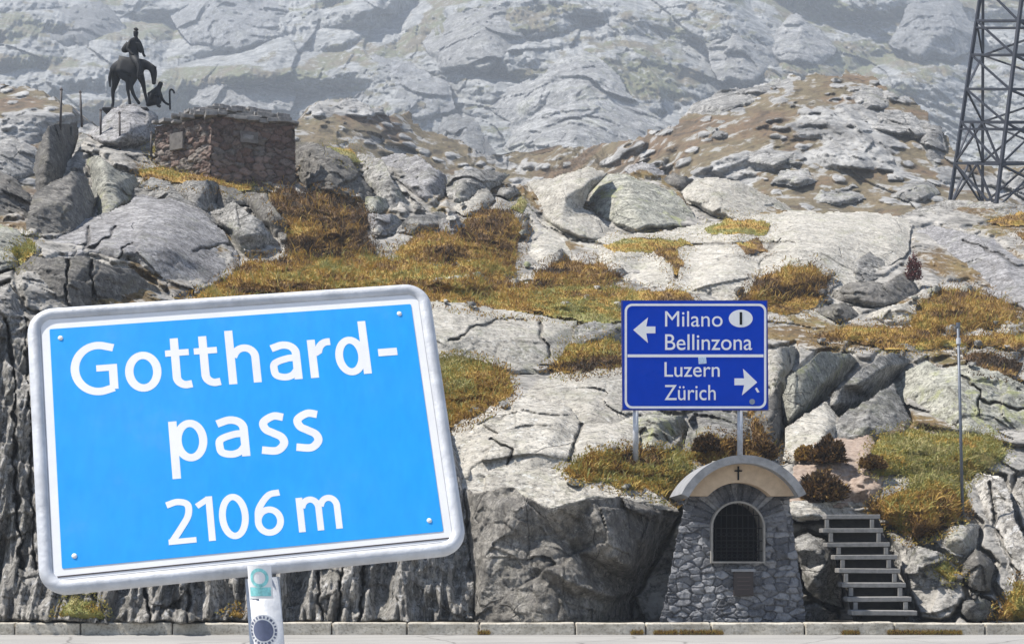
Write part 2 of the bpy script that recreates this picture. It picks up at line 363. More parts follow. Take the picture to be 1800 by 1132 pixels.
# ------------------------------------------------------------------ ground, road, far hills, hillside
def veg_mat(name, rockdark, rocklight, cols, sc, peb=3.3):
    """bare rock and turf mixed by the vertex attribute 'rock' (where the rock stands proud)"""
    t = NT(name); p = t.pos((sc, sc, sc)); ps = t.pos((sc, sc, sc * 2.4), (.3, .7, .2))
    n1 = t.noise(ps, 1.0, 8, .65, .5); n2 = t.noise(p, .5, 6, .62); n3 = t.noise(p, 5, 6, .7)
    rk = t.mix(t.ramp(n1, [(.34, 0), (.62, 1)]), rockdark, rocklight)
    rk = t.mix(t.ramp(n3, [(.36, .7), (.48, 0)]), rk, tuple(v * .35 for v in rockdark))
    st = t.noise(ps, 3.1, 5, .65, .4); rk = t.mix(t.ramp(st, [(.55, 0), (.66, .6)]), rk, tuple(v * .5 for v in rockdark))
    vg = t.ramp(n2, [(.30 + .4 * i / (len(cols) - 1), c) for i, c in enumerate(cols)])
    vg = t.mix(t.ramp(n3, [(.36, .6), (.6, 0)]), vg, (.05, .038, .02))
    pb = t.noise(p, peb, 5, .6); vg = t.mix(t.ramp(pb, [(.56, 0), (.63, .85)]), vg, tuple(v * .8 for v in rocklight)); vg = t.mix(t.ramp(pb, [(.36, .7), (.43, 0)]), vg, tuple(v * .4 for v in cols[0]))
    f = t.math('ADD', t.attr('rock'), t.math('MULTIPLY', t.math('SUBTRACT', n3, .5), .9))
    c = t.mix(t.ramp(f, [(.40, 0), (.56, 1)]), vg, rk)
    h = t.math('ADD', t.math('MULTIPLY', n1, .6), t.math('MULTIPLY', n3, .4))
    return t.out(c, .92, h, .8, .22 / sc)
BROWN = [(.075, .056, .033), (.15, .095, .052), (.13, .105, .055), (.17, .13, .075), (.11, .108, .05)]
M['hill'] = veg_mat('hillside_turf', (.13, .124, .112), (.40, .38, .345), [(.06, .042, .02), (.14, .085, .03), (.20, .14, .05), (.12, .115, .04)], 1.0)
M['meadow'] = veg_mat('brown_meadow', (.13, .128, .125), (.38, .375, .36), BROWN, .30, 2.0)
M['mount'] = veg_mat('mountain_rock', (.075, .08, .08), (.30, .305, .30), [(.080, .064, .036), (.12, .095, .048), (.095, .11, .042), (.13, .115, .06)], .16, 2.5)
M['farrock'] = rock_mat('far_pale_rock', (.13, .13, .13), (.38, .38, .37), sc=.12, lich=.25, stainamt=.45, streak=(.3, .5, .6), sq=(1, 1, 1.6))
M['farblue'] = rock_mat('far_slate_rock', (.09, .095, .10), (.26, .265, .27), sc=.12, lich=.1, stainamt=.5, streak=(.3, .5, .6), sq=(2.2, 1, .8))
M['midrock'] = rock_mat('meadow_rock', (.15, .147, .14), (.40, .39, .37), sc=.4, lich=.3, stainamt=.4, streak=(.2, .3, .3), sq=(1, 1, 2))

def sheet(name, poly, ref, stride, disp, mat, kind='structure', label=None, cat=None, back=8, warp=6, seed=1):
    s, X, Y, ds, ins = in_poly(poly, warp, seed); B = ref[s]
    x = (X - CX) * B / F; z = EYE - (Y - HOR) * B / F
    d, rk = disp(x, B, z, X, Y); D = B - d; dm = np.minimum.reduce(ds); keep = ins | (dm < ST * .8)
    if disp is not hill_disp or True: ZBX = D
    sub = (slice(None, None, stride), slice(None, None, stride))
    me, loc = grid_mesh(name, X[sub], Y[sub], D[sub], keep[sub], {'rock': rk[sub]}, back)
    ZB[s] = np.where(keep, np.minimum(ZB[s], D), ZB[s])
    return tag(link(name, me, M[mat], None, loc), label, cat, None, kind)
def dome(x, y, z, n=3, gain=.5):
    a, s, f = 1.0, 0, 1.0
    for i in range(n): s = s + a * (1.6 * np.abs(perlin(x * f + 13 * i, y * f, z * f + 7 * i)) - .5); a *= gain; f *= 2.1
    return s
def mount_disp(x, y, z, X, Y):
    a = .5; xr = x * math.cos(a) + z * math.sin(a); zr = -x * math.sin(a) + z * math.cos(a); wx = 12 * perlin(x / 45, y / 200, z / 45); wz = 10 * perlin(x / 38 + 5, y / 200, z / 38)
    msk = smooth(-.5, .1, perlin(x / 70 + 8, y / 300, z / 45))                            # craggy parts and smooth parts
    d = 42 * dome((x + wx) / 70, y / 400, (z + wz) / 62, 2, .55) + 7 * dome((xr + wx) / 20, y / 300, (zr + wz) / 26, 2, .5) * (.4 + .6 * msk)
    b, h, off = cells((xr + wx) / 20, y / 200, (zr + wz) / 38); b2, h2, off2 = cells((x + wz) / 6, y / 90, (z + wx * .4) / 10)
    d = d + 7 * (off[0] * np.sin(h * 90) + .35 * off[2] * np.cos(h * 60)) + 3 * (h - .5)
    d = d + msk * (2.8 * (off2[0] * np.sin(h2 * 90) + .5 * off2[2] * np.cos(h2 * 60)) + 1.4 * (h2 - .5)) + 1.5 * fbm(x / 6.5, y / 60, z / 5.5, 4, True, .62)
    d = d + 3.6 * fbm((x + .25 * z + wx * .5) / 5.5, y / 300, z / 32, 3, True, .6) * smooth(-.2, .3, perlin(x / 50, y / 300, z / 50 + 4))   # gullies
    gr = perlin(x / 46 + 3, y / 200, z / 22) + .5 * perlin(x / 18, y / 90, z / 8 + 4)
    rk = .72 - .9 * smooth(.12, .50, gr) + .42 * fbm(x / 6, y / 60, z / 3.6, 3)
    heath = np.exp(-((X - 1560) / 230) ** 2 - ((Y - 110) / 90) ** 2) + .8 * np.exp(-((X - 640) / 170) ** 2 - ((Y - 165) / 70) ** 2) + .7 * np.exp(-((X - 1180) / 160) ** 2 - ((Y - 60) / 60) ** 2)
    return d, rk - .42 * heath * (.6 + perlin(x / 16, y / 90, z / 9))
def meadow_disp(x, y, z, X, Y):
    s_ = 3.6; d, rk = mount_disp(x * s_ + 300, y * s_, z * s_ + 90, X * 0 - 900, Y * 0 - 900); d = d / s_ * .62
    b2, h2, o2 = cells(x / 1.9, y / 20, z / 1.5); q2 = np.sqrt(o2[0] ** 2 + o2[2] ** 2) + .16 * perlin(x * 1.6, y / 9, z * 1.6); st = (h2 > .70) * (1 - smooth(.14, .46, q2))
    n = fbm(x / 11 + 2, y / 60, z / 7, 4, False, .62) + .3 * fbm(x / 2.2, y / 30, z / 1.6, 3); r = smooth(-.12, .30, n)
    return d * (.35 + .65 * r) + 1.3 * r + .7 * st, -.02 + .82 * np.maximum(r, st) + .30 * fbm(x / 1.5, y / 20, z / 1.1, 3)
def hill_disp(x, y, z, X, Y):
    d, ck = rock_disp(x, y * .8, z, 1.0, 1.25); rk = .60 + .75 * fbm(x / 2.6, y / 5, z / 1.8, 4)
    steep = np.maximum(smooth(830, 900, Y), smooth(440, 520, Y) * (1 - smooth(60, 120, X))); return d * (1 - .45 * smooth(650, 800, X)), np.clip(rk + steep, -1, 2)
mc = []
for px in (-440, 200, 600, 1000, 1400, 2300):
    v = 40 * math.sin(px / 230)
    mc += [(px, 430, 330 + v * .3), (px, 300, 380 + v * .5), (px, 200, 430 + v * .8), (px, 100, 480 + v), (px, 0, 535 + v), (px, -120, 600 + v), (px, -250, 680)]
MREF = ref_grid(np.array(mc, float), .1)
dc = []
for px, a, b, c in ((-440, 95, 118, 150), (100, 100, 120, 150), (400, 108, 130, 160), (650, 116, 142, 172), (850, 130, 160, 190), (1000, 126, 155, 190), (1200, 106, 128, 165), (1500, 96, 114, 148), (1800, 98, 112, 140), (2300, 98, 112, 140)):
    dc += [(px, 430, a * .85), (px, 370, a), (px, 270, a * 1.09), (px, 160, a * 1.25)]
DREF = ref_grid(np.array(dc, float), .1)
sheet('mountain', [(-436, -50), (2296, -50), (2296, 420), (-436, 420)], MREF, 1, mount_disp, 'mount', label='hazy grey mountainside of bare rock filling the top of the picture', back=0)
# rounded rock domes and ridges in the valley behind
G_DOME = 'far rock domes under the mountainside'
fr = dict(cat='rock dome', sc=13, amp=1.0, back=40, ref=MREF, k=.75, group=G_DOME, warp=7, top=1.5, side=1.0)
rock('rock_dome', 'largest rounded pale rock dome in the valley, right of its centre', [(832, 262), (836, 205), (880, 160), (940, 140), (985, 105), (1030, 92), (1075, 118), (1105, 165), (1150, 200), (1195, 228), (1180, 262), (1000, 275)], h=42, mat='farrock', facets=5, **fr)
rock('rock_dome', 'lower smooth rock dome in front of the largest dome, fluted base', [(880, 262), (905, 225), (955, 192), (1010, 178), (1060, 190), (1100, 222), (1135, 248), (1120, 268), (1000, 280), (920, 275)], h=28, mat='farrock', facets=4, dy=-45, **fr)
rock('rock_ridge', 'dark slate coloured rock fin left of the valley notch', [(772, 262), (778, 212), (800, 198), (830, 208), (855, 242), (874, 272), (850, 285), (800, 280)], h=22, mat='farblue', facets=3, dy=-110, **fr)
rock('rock_ridge', 'blue grey broken ridge above the valley on the left of the domes', [(560, 175), (600, 120), (660, 100), (720, 110), (790, 150), (800, 190), (740, 215), (640, 200)], h=26, mat='farblue', facets=5, **fr)
rock('rock_ridge', 'pale bedded ridge high on the mountain above the domes', [(740, 75), (800, 20), (880, -5), (930, 30), (930, 90), (850, 130), (770, 125)], h=30, mat='farrock', facets=5, **fr)
rock('rock_ridge', 'pale greenish triangular cliff high on the right of the mountain', [(1330, 90), (1370, 45), (1400, 22), (1440, 55), (1475, 92), (1430, 118), (1370, 112)], h=22, mat='farrock', facets=3, **fr)
rock('rock_ridge', 'tilted slabs of grey rock below the greenish triangular cliff', [(1230, 60), (1290, 20), (1340, 50), (1380, 110), (1330, 150), (1260, 140)], h=24, mat='farrock', facets=4, **fr)
rock('rock_ridge', 'smooth steep grey buttress at the top left of the mountain', [(20, 60), (80, 20), (180, 5), (220, 45), (210, 100), (120, 105), (40, 100)], h=26, mat='farblue', facets=4, **fr)
rock('rock_ridge', 'long steep grey buttress right of the rider statue', [(290, 20), (400, -20), (520, 10), (500, 70), (420, 95), (330, 75)], h=26, mat='farblue', facets=4, **fr)
rock('rock_ridge', 'rounded pale shoulder of rock behind the stone hut roof', [(330, 185), (360, 130), (420, 105), (490, 115), (520, 160), (510, 195), (420, 205)], h=22, mat='farrock', facets=4, **fr)
rock('rock_ridge', 'grey craggy shoulder near the mountain top beside the mast', [(1560, 75), (1600, 10), (1680, 0), (1720, 50), (1700, 95), (1620, 110)], h=24, mat='farblue', facets=4, **fr)
sheet('left_meadow', [(-436, 158), (0, 150), (70, 158), (120, 190), (165, 222), (300, 245), (490, 240), (530, 205), (560, 178), (610, 172), (660, 190), (720, 205), (770, 240), (830, 262), (880, 276), (935, 268), (1000, 262), (1060, 265), (1060, 420), (-436, 420)], DREF, 1, meadow_disp, 'meadow', label='brown grass slope with grey outcrops behind the stone hut', back=20, seed=3, warp=12)
sheet('right_meadow', [(1000, 272), (1060, 255), (1120, 240), (1195, 215), (1215, 190), (1300, 160), (1380, 142), (1470, 128), (1540, 135), (1600, 180), (1640, 215), (1680, 280), (1740, 300), (1850, 290), (2296, 270), (2296, 420), (980, 420), (960, 310)], DREF, 1, meadow_disp, 'meadow', label='brown heath slope scattered with pale rocks below the mast', back=20, seed=4, warp=15)
G_MID = 'pale outcrops on the brown meadow'
md = dict(cat='outcrop', sc=3.2, amp=.9, back=5, ref=DREF, k=.7, group=G_MID, warp=5, mat='midrock', facets=4)
for lab, pl, hh in [
 ('long pale slab along the crest of the brown meadow, left end', [(1198, 212), (1215, 185), (1290, 160), (1370, 138), (1382, 152), (1330, 180), (1250, 212)], 5),
 ('jumbled white outcrop on the crest of the meadow, right of centre', [(1470, 185), (1490, 155), (1540, 150), (1575, 170), (1570, 195), (1500, 205)], 5),
 ('broad grey outcrop below the white one on the meadow', [(1500, 212), (1530, 195), (1600, 200), (1650, 230), (1640, 245), (1540, 235)], 4),
 ('blue grey rounded outcrop at the meadow edge left of the mast', [(1610, 265), (1625, 215), (1655, 225), (1672, 290), (1640, 300)], 6),
 ('small bluish boulder standing on the left of the meadow', [(1228, 245), (1240, 218), (1270, 212), (1290, 228), (1285, 246), (1255, 250)], 3.5),
 ('flat pale slab in the middle of the meadow', [(1310, 282), (1330, 268), (1380, 270), (1410, 285), (1360, 295)], 2.5),
 ('pale tilted slab right of the meadow middle', [(1480, 245), (1520, 232), (1560, 250), (1550, 270), (1500, 262)], 3),
 ('grey ribbed outcrop near the bottom of the meadow', [(1430, 352), (1445, 335), (1500, 325), (1530, 345), (1480, 362)], 2.5),
 ('low pale outcrop on the meadow above the white slabs', [(1355, 320), (1370, 300), (1420, 300), (1440, 318), (1400, 330)], 2.4),
 ('pale slabs sloping down the left edge of the meadow', [(1040, 285), (1090, 258), (1150, 238), (1170, 250), (1120, 272), (1080, 292)], 3),
 ('grey boulder cluster low on the meadow beside the mast foot', [(1560, 345), (1580, 325), (1630, 320), (1650, 340), (1610, 358)], 2.6),
 ('pale grey outcrop at the left edge of the picture behind the knoll', [(-60, 300), (-40, 262), (20, 240), (62, 262), (66, 300), (20, 320)], 5)]:
    rock('outcrop', lab, pl, h=hh, **md)
ZFAR = ZB.copy(); ZB[:] = 1e9
OUT.clear()
# ------------------------------------------------------------------ rocks, traced one by one (photo pixels -> hillside depth)
# left knoll
rock('boulder', 'dark grey boulder cut by the left edge of the picture', [(-120, 330), (-60, 300), (0, 302), (28, 318), (60, 349), (52, 388), (20, 392), (-60, 400)], h=1.3, mat='dark')
rock('boulder', 'upright dark standing slab below the two left fence stakes', [(84, 221), (101, 217), (134, 214), (136, 240), (118, 285), (101, 338), (64, 342), (60, 300), (70, 255)], h=1.0, k=.2, mat='dark', side=1.5)
rock('boulder', 'pale blocky boulder carrying the rider statue', [(155, 236), (180, 215), (199, 192), (235, 184), (257, 190), (278, 204), (274, 232), (260, 256), (215, 262), (176, 256)], h=1.6, k=.3, mat='mauve', facets=4, amp=.7)
rock('rock_slab', 'pale sloping slab running from the standing slab down below the hut', [(128, 262), (144, 232), (168, 250), (215, 258), (270, 262), (330, 285), (400, 302), (450, 325), (500, 345), (480, 360), (420, 340), (330, 322), (245, 312), (205, 306), (165, 300), (150, 320), (118, 330), (108, 318)], h=1.2, k=.8, mat='grey', amp=.8, bot=3)
rock('boulder', 'squat dark boulder with a curved top at the far left of the knoll', [(47, 418), (45, 390), (60, 345), (90, 322), (124, 303), (158, 314), (166, 360), (160, 400), (148, 418), (100, 424)], h=1.4, k=.3, mat='dark', amp=.8)
rock('boulder', 'greenish grey faceted block in the centre of the knoll', [(160, 385), (164, 318), (150, 280), (175, 272), (203, 300), (238, 308), (246, 325), (232, 350), (208, 372), (185, 390)], h=1.2, k=.4, mat='lich')
rock('boulder', 'shadowy fractured block above the light domed rock', [(212, 372), (240, 330), (265, 314), (300, 322), (325, 350), (362, 372), (385, 398), (340, 385), (300, 362), (250, 352)], h=1.3, k=.3, mat='grey', amp=.8, facets=3)
rock('boulder', 'blocky grey boulder below the grass strip under the hut', [(304, 328), (335, 318), (372, 318), (386, 330), (384, 360), (362, 380), (322, 355)], h=1.5, k=.15, mat='grey', amp=.7, facets=3)
rock('boulder', 'tall tilted grey block right of the light domed rock', [(364, 378), (410, 355), (440, 375), (470, 400), (494, 440), (470, 452), (425, 455), (402, 412)], h=2.0, k=.1, mat='grey', amp=.6, facets=2)
rock('boulder', 'narrow dark block wedged behind the tall tilted block', [(383, 326), (430, 340), (440, 362), (415, 358), (386, 368)], h=.7, k=.4, mat='dark')
rock('boulder', 'dark steep block leaning on the right of the tall tilted block', [(430, 340), (470, 342), (480, 358), (514, 405), (512, 428), (492, 430), (470, 400), (440, 368)], h=1.4, k=.1, mat='dark', amp=.7, facets=3)
rock('rock_dome', 'large light grey domed rock above the town sign, cracked', [(45, 442), (70, 410), (105, 392), (165, 382), (212, 366), (248, 345), (300, 350), (352, 372), (388, 402), (415, 440), (422, 476), (395, 502), (335, 522), (305, 528), (270, 500), (230, 478), (155, 456), (60, 452)], h=2.2, k=.75, mat='mauve', amp=.35, facets=2, top=1.5, bot=4, sc=1.5,
     cracks=[([(300, 528), (262, 492), (240, 470), (225, 455)], 6, .4), ([(345, 440), (380, 430), (415, 428)], 4, .25), ([(150, 440), (185, 420), (205, 395)], 5, .35), ([(118, 455), (150, 430), (158, 400)], 5, .35), ([(200, 470), (215, 440), (235, 425)], 4, .25)])
rock('overhang', 'dark overhanging rock face just above the left corner of the town sign', [(28, 470), (60, 450), (155, 454), (230, 476), (272, 502), (300, 528), (240, 560), (75, 575), (32, 545)], h=.8, k=.1, mat='dark', amp=.6, dy=.6, top=6, cracks=[([(118, 455), (116, 560)], 6, .5), ([(160, 460), (166, 560)], 5, .4)])
rock('boulder', 'mossy grey rock at the left edge under the squat boulder', [(-120, 440), (-60, 400), (0, 395), (30, 405), (45, 430), (30, 470), (-30, 480)], h=.9, mat='lich')
# beside the hut
rock('boulder', 'dark layered rock wall touching the right side of the hut', [(514, 250), (561, 252), (610, 272), (637, 311), (655, 345), (640, 362), (600, 350), (540, 335), (515, 300)], h=1.5, k=.3, mat='dark', amp=1.4)
rock('boulder', 'steep grey slanting slab right of the layered rock wall', [(628, 268), (668, 280), (694, 320), (724, 370), (722, 384), (684, 384), (672, 352), (645, 322)], h=1.2, k=.3, mat='grey')
rock('boulder', 'rounded lavender grey boulder on the skyline between hut and white slabs', [(668, 278), (702, 270), (742, 280), (782, 308), (788, 332), (762, 372), (736, 350), (712, 328), (692, 308)], h=1.4, k=.3, mat='mauve')
rock('boulder', 'low skyline boulder with a flat top in the dip', [(784, 332), (786, 312), (820, 300), (855, 296), (892, 306), (880, 325), (853, 342), (828, 360), (793, 358)], h=1.1, k=.3, mat='grey', facets=5)
rock('boulder', 'pale tongue of rock below the low skyline boulder', [(796, 364), (830, 345), (855, 330), (870, 350), (852, 372), (812, 376)], h=.7, mat='pale')
rock('boulder', 'small angular boulder below the slanting slab', [(640, 372), (644, 350), (664, 344), (684, 349), (690, 362), (665, 376)], h=.7, k=.2, mat='lich', facets=5)
rock('boulder', 'dark broken boulder in the grass below the small angular one', [(634, 394), (644, 377), (696, 380), (708, 395), (688, 410), (662, 412)], h=.7, k=.2, mat='mauve')
rock('boulder', 'flat topped pale boulder in the middle of the grass', [(706, 402), (720, 380), (779, 374), (790, 388), (760, 402), (730, 410)], h=.7, k=.3, mat='grey')
rock('boulder', 'blue grey rounded boulder right of the flat topped pale one', [(772, 400), (776, 384), (797, 376), (822, 400), (824, 420), (798, 430), (778, 420)], h=.8, k=.2, mat='mauve')
rock('boulder', 'yellowish lichen covered boulder lying in the grass above the town sign', [(757, 510), (770, 494), (790, 487), (847, 481), (868, 500), (866, 518), (800, 522)], h=.7, k=.2, mat='lich', amp=.7)
rock('boulder', 'dark round stone left of the white slabs', [(906, 402), (912, 392), (928, 387), (938, 405), (930, 420), (910, 416)], h=.6, k=.2, mat='dark')
rock('boulder', 'small pointed stone standing on the white slab', [(965, 466), (970, 450), (987, 437), (1000, 450), (1006, 466), (985, 470)], h=.5, k=.1, mat='grey', amp=.5)
rock('boulder', 'small pale stone in the grass right of the lichen boulder', [(894, 506), (898, 494), (910, 490), (917, 502), (908, 512)], h=.35, k=.1, mat='pale')
for lab, pl in [('mossy stone in the grass left of the flat topped boulder', [(570, 420), (580, 402), (606, 398), (612, 420), (590, 430)]),
 ('grey stone below the blue grey boulder', [(770, 455), (780, 438), (806, 440), (812, 452), (790, 462)]),
 ('dark low stone under the grass ledge right of centre', [(792, 470), (800, 458), (850, 456), (868, 470), (830, 480)]),
 ('dark stone below the bushes left of the white slab', [(830, 400), (838, 386), (866, 380), (880, 396), (860, 410)]),
 ('dark stone half sunk in heather right of the pointed stone', [(1062, 490), (1070, 475), (1096, 470), (1106, 486), (1085, 494)]),
 ('pale brownish stone on the skyline at the dip', [(872, 345), (880, 330), (905, 326), (915, 340), (895, 352)])]:
    rock('stone', lab, pl, h=.5, k=.2, mat=random.choice(['grey', 'lich', 'dark']), cat='stone')
# white slabs
rock('rock_slab', 'huge pale ice-worn slab across the right half, between white domes and blue sign', [(900, 372), (925, 360), (955, 388), (1010, 410), (1115, 412), (1236, 396), (1300, 382), (1400, 372), (1560, 374), (1596, 386), (1600, 440), (1570, 468), (1500, 500), (1450, 530), (1380, 560), (1300, 540), (1210, 515), (1100, 505), (1040, 490), (1000, 475), (940, 470), (915, 450), (925, 420)],
     pts=[(960, 445, 1.08), (1080, 458, 1.42), (1190, 468, 2.10), (1290, 478, 2.27), (1240, 496, 1.93), (1060, 430, 0.40), (1150, 428, 0.48), (1250, 424, 0.74), (1340, 420, 1.08), (1300, 402, 1.76), (1400, 392, 2.10), (1500, 394, 2.27), (1560, 412, 1.93), (1560, 448, 0.74), (1480, 488, 0.57), (1420, 522, 0.23), (1395, 455, 2.61), (1460, 440, 2.61), (1340, 505, 1.25), (1330, 440, 0.91), (1190, 445, 0.74), (1215, 490, 0.91)],
     k=.95, mat='pale', amp=.28, sc=2.2, rnd=4, push=.2, dy=.3,
     cracks=[([(900, 380), (960, 400), (1010, 424), (1060, 432)], 5, .3), ([(1130, 432), (1200, 428), (1290, 430), (1400, 425)], 4, .2), ([(1160, 440), (1185, 460), (1195, 485)], 6, .4), ([(1320, 450), (1345, 440), (1375, 420)], 5, .3)])
rock('rock_dome', 'brightest white domed boulder on the skyline, right of the dip', [(926, 345), (928, 322), (954, 315), (1000, 303), (1031, 292), (1066, 304), (1044, 328), (1026, 368), (1050, 384), (1083, 408), (1113, 418), (1044, 428), (1008, 421), (978, 408), (952, 380)], h=2.4, k=.45, mat='pale', amp=.3, sc=1.6, facets=2, top=1.6)
rock('rock_dome', 'white domed boulder with lichen, right neighbour of the brightest dome', [(1066, 307), (1098, 306), (1142, 320), (1180, 338), (1210, 366), (1238, 396), (1229, 403), (1135, 408), (1118, 414), (1083, 403), (1050, 380), (1030, 366), (1044, 326)], h=2.2, k=.45, mat='lich', amp=.3, sc=1.5, facets=2, top=1.6, dy=.5)
rock('rock_slab', 'lavender slab on the skyline behind the two white domes', [(1098, 300), (1128, 283), (1170, 300), (1165, 318), (1118, 320)], h=1.0, k=.5, mat='mauve', dy=2)
rock('boulder', 'dark wedge shaped boulder over a black gap on the skyline', [(1160, 318), (1186, 303), (1222, 316), (1205, 340), (1185, 330)], h=1.1, k=.2, mat='dark', dy=.4)
rock('rock_slab', 'long pale slab on the skyline sloping down to the right', [(1195, 338), (1222, 313), (1269, 312), (1325, 330), (1400, 370), (1380, 386), (1283, 390), (1236, 374), (1210, 360)], h=1.6, k=.5, mat='pale', amp=.7, top=1.5)
# right ridge
rock('rock_slab', 'flat ridge rock carrying the mast', [(1580, 392), (1592, 376), (1654, 353), (1720, 354), (1800, 360), (1900, 362), (1960, 380), (1900, 395), (1743, 395), (1690, 405), (1600, 404)], h=2.2, k=.6, mat='grey', amp=.8, sc=1.4)
rock('rock_slab', 'large steep grey slab at the right edge below the ridge', [(1594, 428), (1600, 408), (1633, 399), (1680, 405), (1745, 421), (1802, 462), (1900, 500), (1960, 560), (1860, 570), (1800, 548), (1750, 522), (1700, 494), (1660, 502), (1640, 472), (1610, 452)], h=2.0, k=.6, mat='mauve', amp=.35, sc=1.6, cracks=[([(1640, 440), (1646, 480), (1660, 500)], 8, .6), ([(1690, 425), (1740, 440), (1800, 470)], 4, .3)])
rock('boulder', 'triangular grey facet under the crest right of the pale slab', [(1484, 488), (1500, 465), (1528, 441), (1562, 460), (1592, 450), (1596, 470), (1560, 485), (1520, 496)], h=1.1, k=.4, mat='grey')
rock('boulder', 'dark fractured boulder below the triangular facet', [(1464, 518), (1490, 494), (1552, 500), (1594, 478), (1612, 500), (1610, 522), (1552, 540), (1475, 528)], h=1.1, k=.3, mat='dark', amp=1.2)
rock('boulder', 'small dark rock under the fractured boulder', [(1432, 550), (1450, 536), (1479, 531), (1512, 556), (1475, 568)], h=.7, k=.3, mat='dark')
rock('boulder', 'pale angular rock left of the brown grass hummock', [(1510, 562), (1560, 538), (1610, 523), (1614, 574), (1560, 572)], h=.9, k=.4, mat='pale')
rock('rock_slab', 'smooth pale slab curving down right of the blue sign', [(1340, 620), (1350, 580), (1400, 545), (1440, 530), (1440, 548), (1480, 578), (1500, 600), (1440, 606), (1390, 625)], h=.9, k=.9, mat='pale', amp=.5, top=1.2, bot=3)
rock('rock_slab', 'narrow grey ledge under the right hand grass', [(1480, 632), (1500, 606), (1580, 606), (1650, 612), (1690, 626), (1640, 640), (1560, 640)], h=.8, k=.6, mat='grey')
rock('rock_slab', 'grey ledge at the right edge below the grass', [(1690, 636), (1710, 606), (1800, 625), (1900, 640), (1960, 680), (1860, 690), (1760, 660)], h=.9, k=.7, mat='grey')
rock('boulder', 'low flat stone at the right edge above the long grass', [(1735, 576), (1750, 562), (1800, 568), (1850, 576), (1840, 590), (1770, 590)], h=.6, k=.4, mat='pale')
# slanting slabs right of the blue sign
rock('rock_slab', 'left of the two long slabs leaning right of the blue sign', [(1376, 748, .3), (1378, 700, .45), (1384, 665, .5), (1442, 621, .5), (1490, 619, .6), (1506, 634, .2), (1468, 682, -.5), (1432, 722, -.5), (1392, 760, -.3)], h=1.0, k=.1, mat='lich', pts=[(1387, 742, .8), (1417, 704, 1.0), (1451, 667, 1.1), (1488, 631, 1.0)], amp=.4, rnd=1, back=2)
rock('rock_slab', 'right of the two long slabs leaning right of the blue sign', [(1450, 712, .3), (1480, 680, .5), (1544, 624, .5), (1566, 618, .6), (1598, 635, .4), (1572, 672, -.5), (1530, 702, -.5), (1470, 740, -.4)], h=1.0, k=.1, mat='grey', pts=[(1460, 712, .9), (1508, 676, 1.15), (1552, 648, 1.2), (1584, 640, 1.0)], amp=.4, rnd=1, back=2)
rock('rock_slab', 'pale broken slab below the right leaning slab', [(1460, 770), (1472, 735), (1520, 705), (1568, 676), (1602, 738), (1600, 768), (1540, 778)], h=1.1, k=.4, mat='grey', amp=.7)
rock('rock_slab', 'brownish pale slab between the feet of the leaning slabs', [(1376, 812), (1382, 755), (1420, 725), (1452, 705), (1482, 742), (1470, 775), (1420, 800)], h=.9, k=.5, mat='pale', amp=.6)
rock('boulder', 'broad boulder with a green lichen patch behind the thin marker pole', [(1572, 676), (1600, 650), (1628, 636), (1656, 648), (1700, 641), (1750, 652), (1800, 676), (1900, 720), (1940, 800), (1860, 800), (1780, 790), (1700, 765), (1606, 755)], h=1.8, k=.4, mat='lich', amp=.9, cracks=[([(1560, 680), (1590, 720), (1606, 755)], 7, .5), ([(1690, 660), (1720, 690), (1718, 730)], 4, .3), ([(1720, 700), (1800, 720)], 4, .3)])
rock('boulder', 'grey block behind the right post of the blue sign', [(1310, 790), (1318, 740), (1350, 700), (1372, 668), (1384, 700), (1380, 760), (1360, 800)], h=1.2, k=.3, mat='dark')
rock('boulder', 'pale chunk at the right edge of the blue sign', [(1338, 690), (1346, 620), (1395, 606), (1398, 640), (1376, 664), (1384, 690), (1356, 715)], h=.9, k=.3, mat='pale')
# middle slabs
rock('rock_slab', 'smooth pale slab right of the top of the town sign', [(700, 560), (740, 530), (800, 532), (870, 543), (960, 558), (1012, 566), (1012, 602), (990, 640), (962, 658), (890, 655), (830, 645), (770, 640), (720, 620)], h=1.3, k=.6, mat='pale', amp=.28, sc=1.6, facets=1, top=1.5, cracks=[([(790, 600), (840, 575), (875, 560)], 4, .25), ([(945, 572), (962, 610), (968, 655)], 5, .3), ([(880, 560), (930, 562)], 3, .2)])
rock('boulder', 'grey squared block left of the blue sign', [(1008, 604), (1010, 572), (1050, 566), (1120, 570), (1120, 600), (1060, 608)], h=.8, k=.3, mat='grey')
rock('rock_slab', 'rough pale slab between the town sign and the blue sign, upper', [(895, 706, .0), (950, 668, .0), (1010, 655, .0), (1060, 640, .0), (1140, 628, .0), (1160, 690, .2), (1150, 745, .2), (1080, 760, .5), (1020, 752, .4), (1000, 720, .3), (950, 708, .2)],
     pts=[(960, 690, .5), (1040, 675, .7), (1100, 665, .6), (1040, 715, .9), (1100, 710, .7), (1010, 700, .7)], k=.85, mat='pale', amp=.5, push=.0, rnd=3)
rock('rock_slab', 'bright pale slab flowing down beside the right edge of the town sign', [(770, 815, .2), (785, 775, .1), (800, 746, .0), (840, 716, .0), (880, 698, .0), (930, 700, .1), (1000, 714, .3), (1024, 745, .3), (1080, 735, .2), (1120, 730, .2), (1124, 785, .4), (1090, 812, .4), (1010, 825, .5), (900, 842, .5), (810, 850, .4)],
     pts=[(850, 745, .6), (920, 728, .7), (985, 740, .9), (1005, 775, .5), (960, 790, 1.0), (880, 790, .9), (840, 815, .7), (1040, 765, .9), (1080, 775, 1.0), (1020, 800, .8), (1000, 755, .6)], k=.85, mat='pale', amp=.5, push=.0, rnd=2,
     cracks=[([(860, 770), (900, 790), (890, 815)], 4, .2), ([(840, 745), (920, 722), (1000, 732)], 3, .15), ([(1000, 812), (1010, 780), (1026, 745)], 6, .3)])
